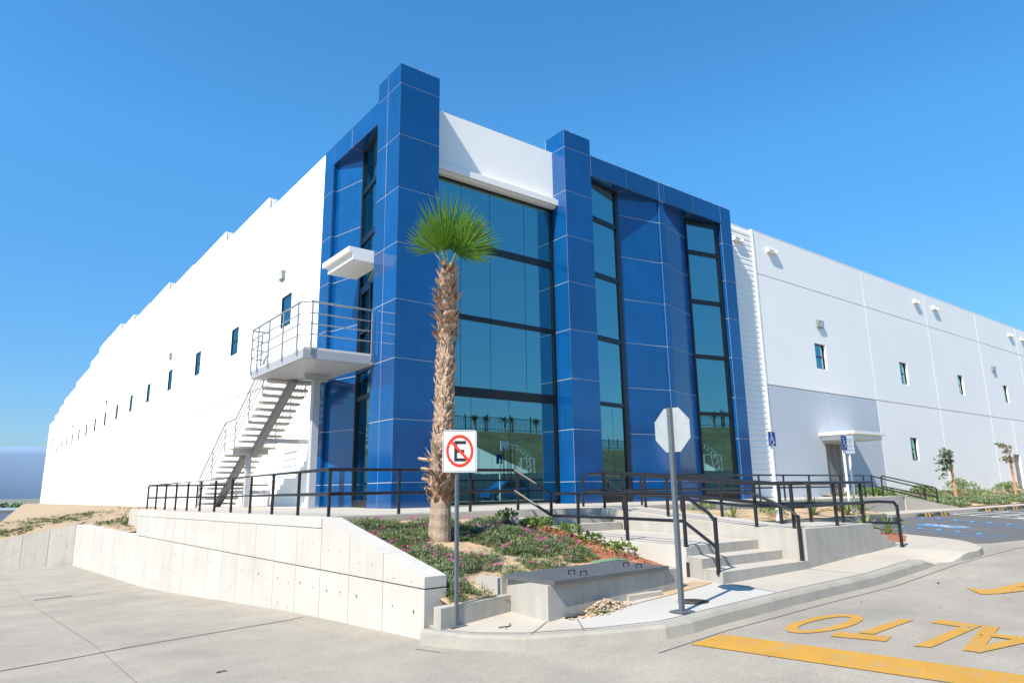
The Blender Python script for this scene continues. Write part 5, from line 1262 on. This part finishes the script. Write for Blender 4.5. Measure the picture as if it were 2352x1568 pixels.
young_tree(34.0, -1.9, -.3, 2.75, 3, 'young tree with dark green sparse leaves leaning left, right of the ground floor window', 'treeleaf',
           ((-1.25, .72, .55, 7), (-.8, .70, .30, 7), (-.95, .62, .05, 7), (-.75, .62, -.35, 7), (-.55, .60, -.75, 6), (-.45, .74, .35, 6), (.22, .80, .12, 4), (-.25, .68, -.1, 5), (-.9, .66, -.12, 5)), 1)
young_tree(42.6, -2.2, -.4, 3.15, 9, 'young tree with reddish sparse leaves in front of the far gray door', 'rust',
           ((-.95, .84, .42, 8), (-.6, .86, .45, 8), (-.45, .72, -.25, 6), (-.7, .70, -.05, 5), (.10, .80, .15, 4), (-.2, .72, -.2, 5)), 1)
# wheel stops
ws = MB(); ws.v = [(-.42, -.09, 0), (.42, -.09, 0), (.42, .09, 0), (-.42, .09, 0), (-.28, -.05, .13), (.28, -.05, .13), (.28, .05, .13), (-.28, .05, .13)]
ws.f = [(0, 1, 2, 3), (4, 5, 6, 7), (0, 1, 5, 4), (1, 2, 6, 5), (2, 3, 7, 6), (3, 0, 4, 7)]
ws_me = ws.mesh('wheel_stop', MT['rubber'])
def stripe_mesh(m, xs_):
    mb = MB()
    for a in xs_: mb.quad((a - .05, -.0905, .004), (a + .05, -.0905, .004), (a + .05 - .005, -.0515, .131), (a - .05 + .005, -.0515, .131)); mb.quad((a - .045, -.05, .1325), (a + .045, -.05, .1325), (a + .045, .05, .1325), (a - .045, .05, .1325))
    return mb.mesh('stripe', MT[m])
st_me = [stripe_mesh('yellow', (a,)) for a in (-.02, .17)]; bst = stripe_mesh('bluepaint', (.0,))
labs = ['black and yellow wheel stop nearest the sloped walk', 'black and yellow wheel stop second from the sloped walk', 'black and yellow wheel stop just past the white hatched lane', 'black and yellow wheel stop second past the white hatched lane', 'black and yellow wheel stop third past the white hatched lane', 'black and yellow wheel stop fourth past the white hatched lane', 'black and yellow wheel stop at the right picture edge']
for i, (x, y) in enumerate(((21.2, -5.35), (22.9, -5.3), (28.0, -5.25), (29.7, -5.25), (31.6, -5.25), (33.6, -5.2), (35.5, -5.2))):
    t = tag(bpy.data.objects.new('wheel_stop', ws_me), labs[i], 'wheel stop', 'wheel stops along the parking kerb'); link(t); t.location = (x, y, zl2(x, y)); t.rotation_euler = (0, 0, -.35)
    for k in st_me: o = bpy.data.objects.new('stripe', k); link(o, t)
t = tag(bpy.data.objects.new('wheel_stop', ws_me), 'blue marked black wheel stop at the corner of the sand bed', 'wheel stop', 'wheel stops along the parking kerb'); link(t); t.location = (16.8, -5.95, zl2(16, -6)); t.scale = (1.3, 1.2, 1.1); t.rotation_euler = (0, 0, -.3); o = bpy.data.objects.new('stripe', bst); link(o, t)

# ---------------------------------------------------------------- signs
def round_rect(w, h, r, n=5):
    out = []
    for cx, cy, a0 in ((w / 2 - r, h / 2 - r, 0), (-w / 2 + r, h / 2 - r, 90), (-w / 2 + r, -h / 2 + r, 180), (w / 2 - r, -h / 2 + r, 270)):
        for k in range(n + 1): a = radians(a0 + 90 * k / n); out.append((cx + r * cos(a), cy + r * sin(a)))
    return out
def plate(mb, outline, Ff, t0, t1):
    n0 = len(mb.v); k = len(outline); mb.v += [Ff(u, t0, v) for u, v in outline] + [Ff(u, t1, v) for u, v in outline]
    mb.f.append(tuple(n0 + i for i in reversed(range(k)))); mb.f.append(tuple(n0 + k + i for i in range(k)))
    for i in range(k): j = (i + 1) % k; mb.f.append((n0 + i, n0 + j, n0 + k + j, n0 + k + i))
    return mb
def face(c, rz):
    ca, sa = cos(rz), sin(rz)
    return lambda u, n, v: (c[0] + u * ca + n * sa, c[1] + u * sa - n * ca, c[2] + v)     # n>0 points out of the face
nx_, ny_ = -4.27, -9.92; zb0 = zs(nx_)
NS = thing('no_parking_sign', 'white sign with a black E in a red slashed ring on a gray post', 'sign')
obj('post', MB().box(nx_ - .021, nx_ + .021, ny_ - .021, ny_ + .021, zb0, .72), 'postgray', NS)
obj('base_plate', MB().box(nx_ - .12, nx_ + .12, ny_ - .09, ny_ + .09, zb0 + .001, zb0 + .014), 'postgray', NS)
Ff = face((nx_ + .02, ny_ - .035, .962), radians(-26))
pl = obj('plate', plate(MB(), round_rect(.455, .555, .035), Ff, 0, .006), 'signwhite', NS)
mb = MB(); o1, o2 = round_rect(.437, .537, .03), round_rect(.424, .524, .026); k = len(o1)
for i in range(k): j = (i + 1) % k; mb.quad(*[Ff(u, .0075, v) for u, v in (o1[i], o1[j], o2[j], o2[i])])
obj('border', mb, 'signblack', pl)
mb = MB(); cz = .003
for i in range(40):
    a, b = 2 * pi * i / 40, 2 * pi * (i + 1) / 40; mb.quad(*[Ff(r * cos(t_), .0095, cz + r * 1.17 * sin(t_)) for r, t_ in ((.183, a), (.183, b), (.147, b), (.147, a))])
obj('red_ring', mb, 'signred', pl)
mb = MB()
for (u0_, u1_, v0_, v1_) in ((-.075, -.035, -.135, .135), (-.035, .085, .092, .135), (-.035, .062, -.022, .020), (-.035, .085, -.135, -.092)): mb.quad(Ff(u0_, .008, v0_), Ff(u1_, .008, v0_), Ff(u1_, .008, v1_), Ff(u0_, .008, v1_))
obj('letter', mb, 'signblack', pl)
mb = MB(); a = Vector((-.118, .128)); b = Vector((.118, -.122)); tt = (b - a).normalized(); q = Vector((-tt.y, tt.x)) * .019
mb.quad(*[Ff(p.x, .0090, p.y) for p in (a - q, b - q, b + q, a + q)]); obj('slash', mb, 'signred', pl)
sx, sy = -2.06, -11.72; zb1 = zs(sx)
SG = thing('stop_sign', 'blank gray back of an octagonal sign on a gray post by the kerb', 'sign')
obj('post', MB().box(sx - .027, sx + .027, sy - .027, sy + .027, zb1, 1.49), 'postgray', SG)
obj('base_plate', MB().box(sx - .12, sx + .12, sy - .11, sy + .11, zb1 + .001, zb1 + .016), 'postgray', SG)
octo = [(.315 * cos(radians(22.5 + 45 * k)), .315 * sin(radians(22.5 + 45 * k))) for k in range(8)]
Fo = face((sx + .030, sy, 1.20), radians(90))
pl = obj('plate', plate(MB(), octo, Fo, .0, .006), 'galv', SG)
pf = obj('front_face', plate(MB(), [(u * .97, v * .97) for u, v in octo], Fo, .0062, .0075), 'signred', pl)
obj('bolt', MB().tube([Fo(0, -.057, .2), Fo(0, -.066, .2)], .01, 6), 'inox', pl); obj('bolt', MB().tube([Fo(0, -.057, -.2), Fo(0, -.066, -.2)], .01, 6), 'inox', pl)
def access_sign(x, y, z, ztop_, w, h, rz, label, grp='blue wheelchair signs on white posts'):
    t = thing('accessible_parking_sign', label, 'sign', group=grp)
    obj('post', MB().tube([(x, y, z), (x, y, ztop_ - h * .5)], .045, 8), 'fencew', t)
    Fx = face((x - .05 * sin(-rz) * 0, y - .05, ztop_ - h / 2), rz)
    p = obj('plate', plate(MB(), round_rect(w, h, .02, 3), Fx, 0, .01), 'signblue', t)
    mb = MB(); o1, o2 = round_rect(w * .97, h * .98, .02, 3), round_rect(w * .93, h * .955, .02, 3); k = len(o1)
    for i in range(k): j = (i + 1) % k; mb.quad(*[Fx(u, .0115, v) for u, v in (o1[i], o1[j], o2[j], o2[i])])
    obj('border', mb, 'signwhite', p)
    s_ = w * .85; obj('wheelchair_symbol', pictogram(MB(), lambda u, v: Fx((u - .52) * s_, .0125, (v - .5) * s_ * 1.25)), 'signwhite', p)
access_sign(9.55, -6.0, -.55, 2.06, .36, .44, radians(-3), 'near blue wheelchair sign on a white post in front of the ribbed wall')
access_sign(15.6, -5.15, -.55, 2.22, .40, .54, radians(0), 'far blue wheelchair sign on a white post in front of the gray door')
TS = thing('text_sign', 'pale gray sign with rows of small print on a white post behind the blue sign', 'sign')
tx, ty = 16.5, -4.9
obj('post', MB().tube([(tx, ty, -.6), (tx, ty, 2.0)], .045, 8), 'fencew', TS)
Fx = face((tx, ty - .05, 1.93), radians(-10)); p = obj('plate', plate(MB(), round_rect(.50, .66, .02, 3), Fx, 0, .01), 'signpale', TS)
mb = MB()
rr = random.Random(5)
for v, wdt in ((.19, .34), (.11, .30), (.03, .12), (-.05, .38), (-.12, .10), (-.20, .32)):
    u = -wdt / 2
    while u < wdt / 2:
        w_ = rr.uniform(.014, .026); mb.quad(Fx(u, .0115, v - .018), Fx(u + w_, .0115, v - .018), Fx(u + w_, .0115, v + .018), Fx(u, .0115, v + .018)); u += w_ + .010
obj('small_print', mb, 'signtext', p)

# ---------------------------------------------------------------- across the street (seen mirrored in the glass)
def hill_z(x, y):
    t = min(max((-44 - y) / 16, 0), 1.0); t = t * t * (3 - 2 * t)
    z = 2.0 + 6.6 * t + .5 * hnoise(x, y, .16) * t * (1.2 - t) * 2
    return z + max(0, -60 - y) * .02
mb = MB(); gx = np.concatenate([np.arange(-60, 150, 3.0), np.arange(150, 420, 15)]); gy = np.concatenate([[-36.3, -40], np.arange(-44, -66, -1.5), [-80, -120, -200]]); nx = len(gx)
for y in gy:
    for x in gx: mb.v.append((x, y, hill_z(x, y)))
mb.f = [(j * nx + i, j * nx + i + 1, (j + 1) * nx + i + 1, (j + 1) * nx + i) for j in range(len(gy) - 1) for i in range(nx - 1)]
hill = struct('hill', mb, 'deadgrass')
mb = MB(); mb.quad((-60, -36.4, 2.03), (400, -36.4, 2.03), (400, -43.5, 2.05), (-60, -43.5, 2.05)); struct('lawn', mb, 'lawn')
LW_ = thing('terrace_wall', 'dark concrete wall below the lawn across the street', 'wall')
for k in range(50): ubox('panel', 'concface', (-47.9 + 4.0 * k, -36.2, .55), (3.96, .3, 2.9), LW_)
FN = thing('fence', 'black picket fence along the hill crest across the street', 'fence')
mbp = MB(); mbr = MB()
x = -40
while x < 130:
    z = hill_z(x, -60.5); obj('post', MB().box(x - .06, x + .06, -60.56, -60.44, z - .2, z + 2.5), 'black', FN)
    for k in range(1, 16): mbp.box(x + k * .25 - .02, x + k * .25 + .02, -60.52, -60.48, z + .1, z + 2.2)
    mbr.box(x, x + 4, -60.53, -60.47, z + 2.0, z + 2.06).box(x, x + 4, -60.53, -60.47, z + .3, z + .36); x += 4
stuff(obj('picket', mbp, 'black', FN)); obj('rail', mbr, 'black', FN)
def small_palm(x, y, z, s_, label):
    t = thing('small_palm', label, 'palm tree', group='small palms on the hill crest across the street'); obj('trunk', MB().tube([(x, y, z - .2), (x, y, z + 1.5 * s_)], .16 * s_, 7), 'palmtrunk', t)
    mb = MB()
    for k in range(40):
        a = random.uniform(0, 2 * pi); e_ = random.uniform(-.3, 1.3); l = 1.0 * s_ * random.uniform(.7, 1.1); d = Vector((cos(a) * cos(e_), sin(a) * cos(e_), sin(e_))); s2 = Vector((-sin(a), cos(a), 0)); p = Vector((x, y, z + 1.5 * s_))
        mb.quad(tuple(p), tuple(p + d * l * .6 + s2 * .12), tuple(p + d * l), tuple(p + d * l * .6 - s2 * .12))
    obj('crown', mb, 'treeleaf', t)
for x, lab in ((45.4, 'tiny palm leftmost on the crest seen mirrored in the glass'), (47.2, 'tiny palm second on the crest seen mirrored in the glass'), (50.5, 'tiny palm in the middle of the mirrored crest'), (52.0, 'tiny palm right of the middle of the mirrored crest'), (56.6, 'tiny palm beside the pillar in the mirrored crest'), (80, 'tiny palm in the mirrored crest of the narrow glass')): small_palm(x, -60, hill_z(x, -60), 1.0, lab)
WG = thing('wedge_wall', 'pale concrete wedge shaped wall at the foot of the hill across the street', 'wall')
def wedge_panel(p, q, za, zb_):
    p, q = Vector(p), Vector(q); d_ = (q - p).normalized(); nn = Vector((d_.y, -d_.x)) * .4; q = q - d_ * .04
    mb = MB(); mb.v = [(u.x, u.y, 1.9) for u in (p, q, q + nn, p + nn)] + [(p.x, p.y, za), (q.x, q.y, zb_), (q.x + nn.x, q.y + nn.y, zb_), (p.x + nn.x, p.y + nn.y, za)]
    mb.f = [(0, 1, 2, 3), (4, 5, 6, 7), (0, 1, 5, 4), (1, 2, 6, 5), (2, 3, 7, 6), (3, 0, 4, 7)]; obj('panel', mb, 'fencew', WG)
for k in range(2): wedge_panel((31.0 + 1.6 * k, -45.4), (31.0 + 1.6 * (k + 1), -45.4), 5.75, 5.75)
for k in range(5):
    a, b = k / 5, (k + 1) / 5; wedge_panel((34.2 + 4.2 * a, -45.4 + 6.0 * a), (34.2 + 4.2 * b, -45.4 + 6.0 * b), 5.75 - 3.5 * a, 5.75 - 3.5 * b)
BK = thing('basketball_hoop', 'white truss basketball hoop on the court across the street', 'basketball hoop')
mbt = MB(); tp = [(38.3, -39.5, 2.05), (38.0, -39.5, 3.9), (36.9, -39.5, 4.7), (35.2, -39.5, 5.0)]; tq = [(38.9, -39.5, 2.05), (38.6, -39.5, 4.1), (37.1, -39.5, 5.05), (35.2, -39.5, 5.35)]
mbt.tube(tp, .05, 5).tube(tq, .05, 5)
for k in range(10):
    u = k / 9 * 3; i = min(int(u), 2); f_ = u - i; a = Vector(tp[i]).lerp(Vector(tp[i + 1]), f_); b = Vector(tq[i]).lerp(Vector(tq[i + 1]), min(1, f_ + .15)); mbt.tube([tuple(a), tuple(b)], .03, 4)
obj('truss', mbt, 'fencew', BK); obj('backboard', MB().box(34.3, 35.5, -39.3, -39.22, 4.6, 5.6), 'signwhite', BK); obj('ring', MB().tube([(34.9 + .22 * cos(a), -38.95 + .22 * sin(a), 4.75) for a in np.linspace(0, 2 * pi, 12)], .02, 5), 'signred', BK)
GO = thing('goal', 'white football goal frame on the court across the street', 'goal')
obj('frame', MB().tube([(36.9, -39, 2.05), (36.9, -39, 3.7), (38.9, -39, 3.7), (38.9, -39, 2.05)], .06, 6).tube([(36.9, -39, 3.7), (36.9, -40, 2.05)], .04, 5).tube([(38.9, -39, 3.7), (38.9, -40, 2.05)], .04, 5), 'fencew', GO)
SL = thing('street_lamp', 'double armed street lamp on the hill across the street', 'street lamp')
obj('pole', MB().tube([(66, -58, 7), (66, -58, 15)], .12, 8), 'steel', SL)
for s_ in (-1, 1): a = obj('arm', MB().tube([(66, -58, 14.6), (66 + s_ * 2.2, -58, 16)], .06, 6), 'steel', SL); obj('head', MB().box(66 + s_ * 2.2 - .4, 66 + s_ * 2.2 + .4, -58.15, -57.85, 15.98, 16.14), 'steel', a)
# parked blue car across the street
CR = thing('parked_car', 'blue car with dark windows parked across the street, mirrored in the glass', 'car')
cx, cy, cz0 = 27.2, -29.0, -.42
def prof(pts, y0_, y1_, inset=0):
    mb = MB(); k = len(pts); mb.v = [(cx + u, cy + y0_, cz0 + v) for u, v in pts] + [(cx + u, cy + y1_, cz0 + v) for u, v in pts]
    mb.f = [tuple(range(k)), tuple(range(2 * k - 1, k - 1, -1))] + [(i, (i + 1) % k, k + (i + 1) % k, k + i) for i in range(k)]; return mb
body = prof([(-2.2, .3), (-2.2, .75), (-2.05, .92), (-1.1, 1.0), (-.5, 1.5), (-.2, 1.62), (1.3, 1.62), (1.7, 1.5), (2.05, 1.0), (2.2, .9), (2.2, .3)], -.85, .85)
bo = obj('body', body, 'car', CR)
mod = bo.modifiers.new('bevel', 'BEVEL'); mod.width = .09; mod.segments = 3
for yy in (-.858, .852): obj('window', MB().prism([(0, 0)], 0, 0) if False else prof([(-.95, 1.02), (-.42, 1.46), (.45, 1.54), (.45, 1.02)], yy, yy + .006), 'carglass', CR); obj('window', prof([(.52, 1.02), (.52, 1.54), (1.3, 1.54), (1.62, 1.42), (1.85, 1.02)], yy, yy + .006), 'carglass', CR)
for wx in (-1.4, 1.4):
    for yy in (-.88, .70):
        w_ = obj('wheel', MB().tube([(cx + wx, cy + yy, cz0 + .33), (cx + wx, cy + yy + .18, cz0 + .33)], .33, 20), 'rubber', CR); obj('rim', MB().tube([(cx + wx, cy + yy - .01, cz0 + .33), (cx + wx, cy + yy + .19, cz0 + .33)], .2, 14), 'chrome', w_)
for yy in (-.80, .62): obj('tail_light', MB().box(cx + 2.12, cx + 2.22, cy + yy, cy + yy + .16, cz0 + .8, cz0 + 1.1), 'taillight', CR)
# far left: white building and trees beyond the bank
FB = thing('distant_building', 'low white building with flat gray roof far behind the dirt bank', 'building')
bx, by = -1.5, 250
obj('wall', MB().box(-40, -5.8, 235, 290, -16, -3.4), 'farwhite', FB); obj('wall', MB().box(-5.79, 8, 240, 290, -16, -3.6), 'farwhite', FB); obj('roof', MB().box(-41, -5.4, 234.5, 291, -3.399, -3.05), 'farroof', FB); obj('roof', MB().box(-5.39, 9, 239, 291, -3.599, -3.3), 'farroof', FB)
def far_tree(x, y, z, r, h, seed, lab, m):
    t = thing('tree', lab, 'tree', group='dark trees behind the distant building'); mb = MB()
    rr = random.Random(seed)
    for k in range(8): leaves(mb, (x + rr.gauss(0, r * .45), y + rr.gauss(0, r * .4), z + h * rr.uniform(.45, .8)), r * .55, h * .3, 60, .9, .35, seed * 9 + k)
    obj('crown', mb, m, t); obj('trunk', MB().tube([(x, y, z), (x, y, z + h * .6)], .3, 6), 'bark', t)
far_tree(-5.8, 310, -12, 3.0, 9.6, 1, 'dark brownish tree leftmost behind the distant building', 'treeleaf'); far_tree(-2.2, 310, -12, 2.6, 9.8, 2, 'dark rounded tree second from left behind the distant building', 'treeleaf')
far_tree(3.0, 312, -12, 3.6, 10.2, 3, 'green tree in the middle behind the distant building', 'leafa'); far_tree(7.6, 305, -12, 2.8, 9.2, 4, 'bright green tree nearest the warehouse corner', 'leafa')
# marine haze on the horizon, painted as a solid grey-blue mesh band
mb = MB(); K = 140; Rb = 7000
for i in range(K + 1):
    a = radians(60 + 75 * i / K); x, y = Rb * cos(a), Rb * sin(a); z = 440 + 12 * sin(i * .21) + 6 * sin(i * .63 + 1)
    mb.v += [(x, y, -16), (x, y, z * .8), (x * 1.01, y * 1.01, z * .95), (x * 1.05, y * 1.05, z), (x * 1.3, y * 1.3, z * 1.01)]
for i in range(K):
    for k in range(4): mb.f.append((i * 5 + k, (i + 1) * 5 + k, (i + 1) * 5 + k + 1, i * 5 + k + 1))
cb = obj('haze_band', mb, 'haze', smooth=True); cb['kind'] = 'structure'
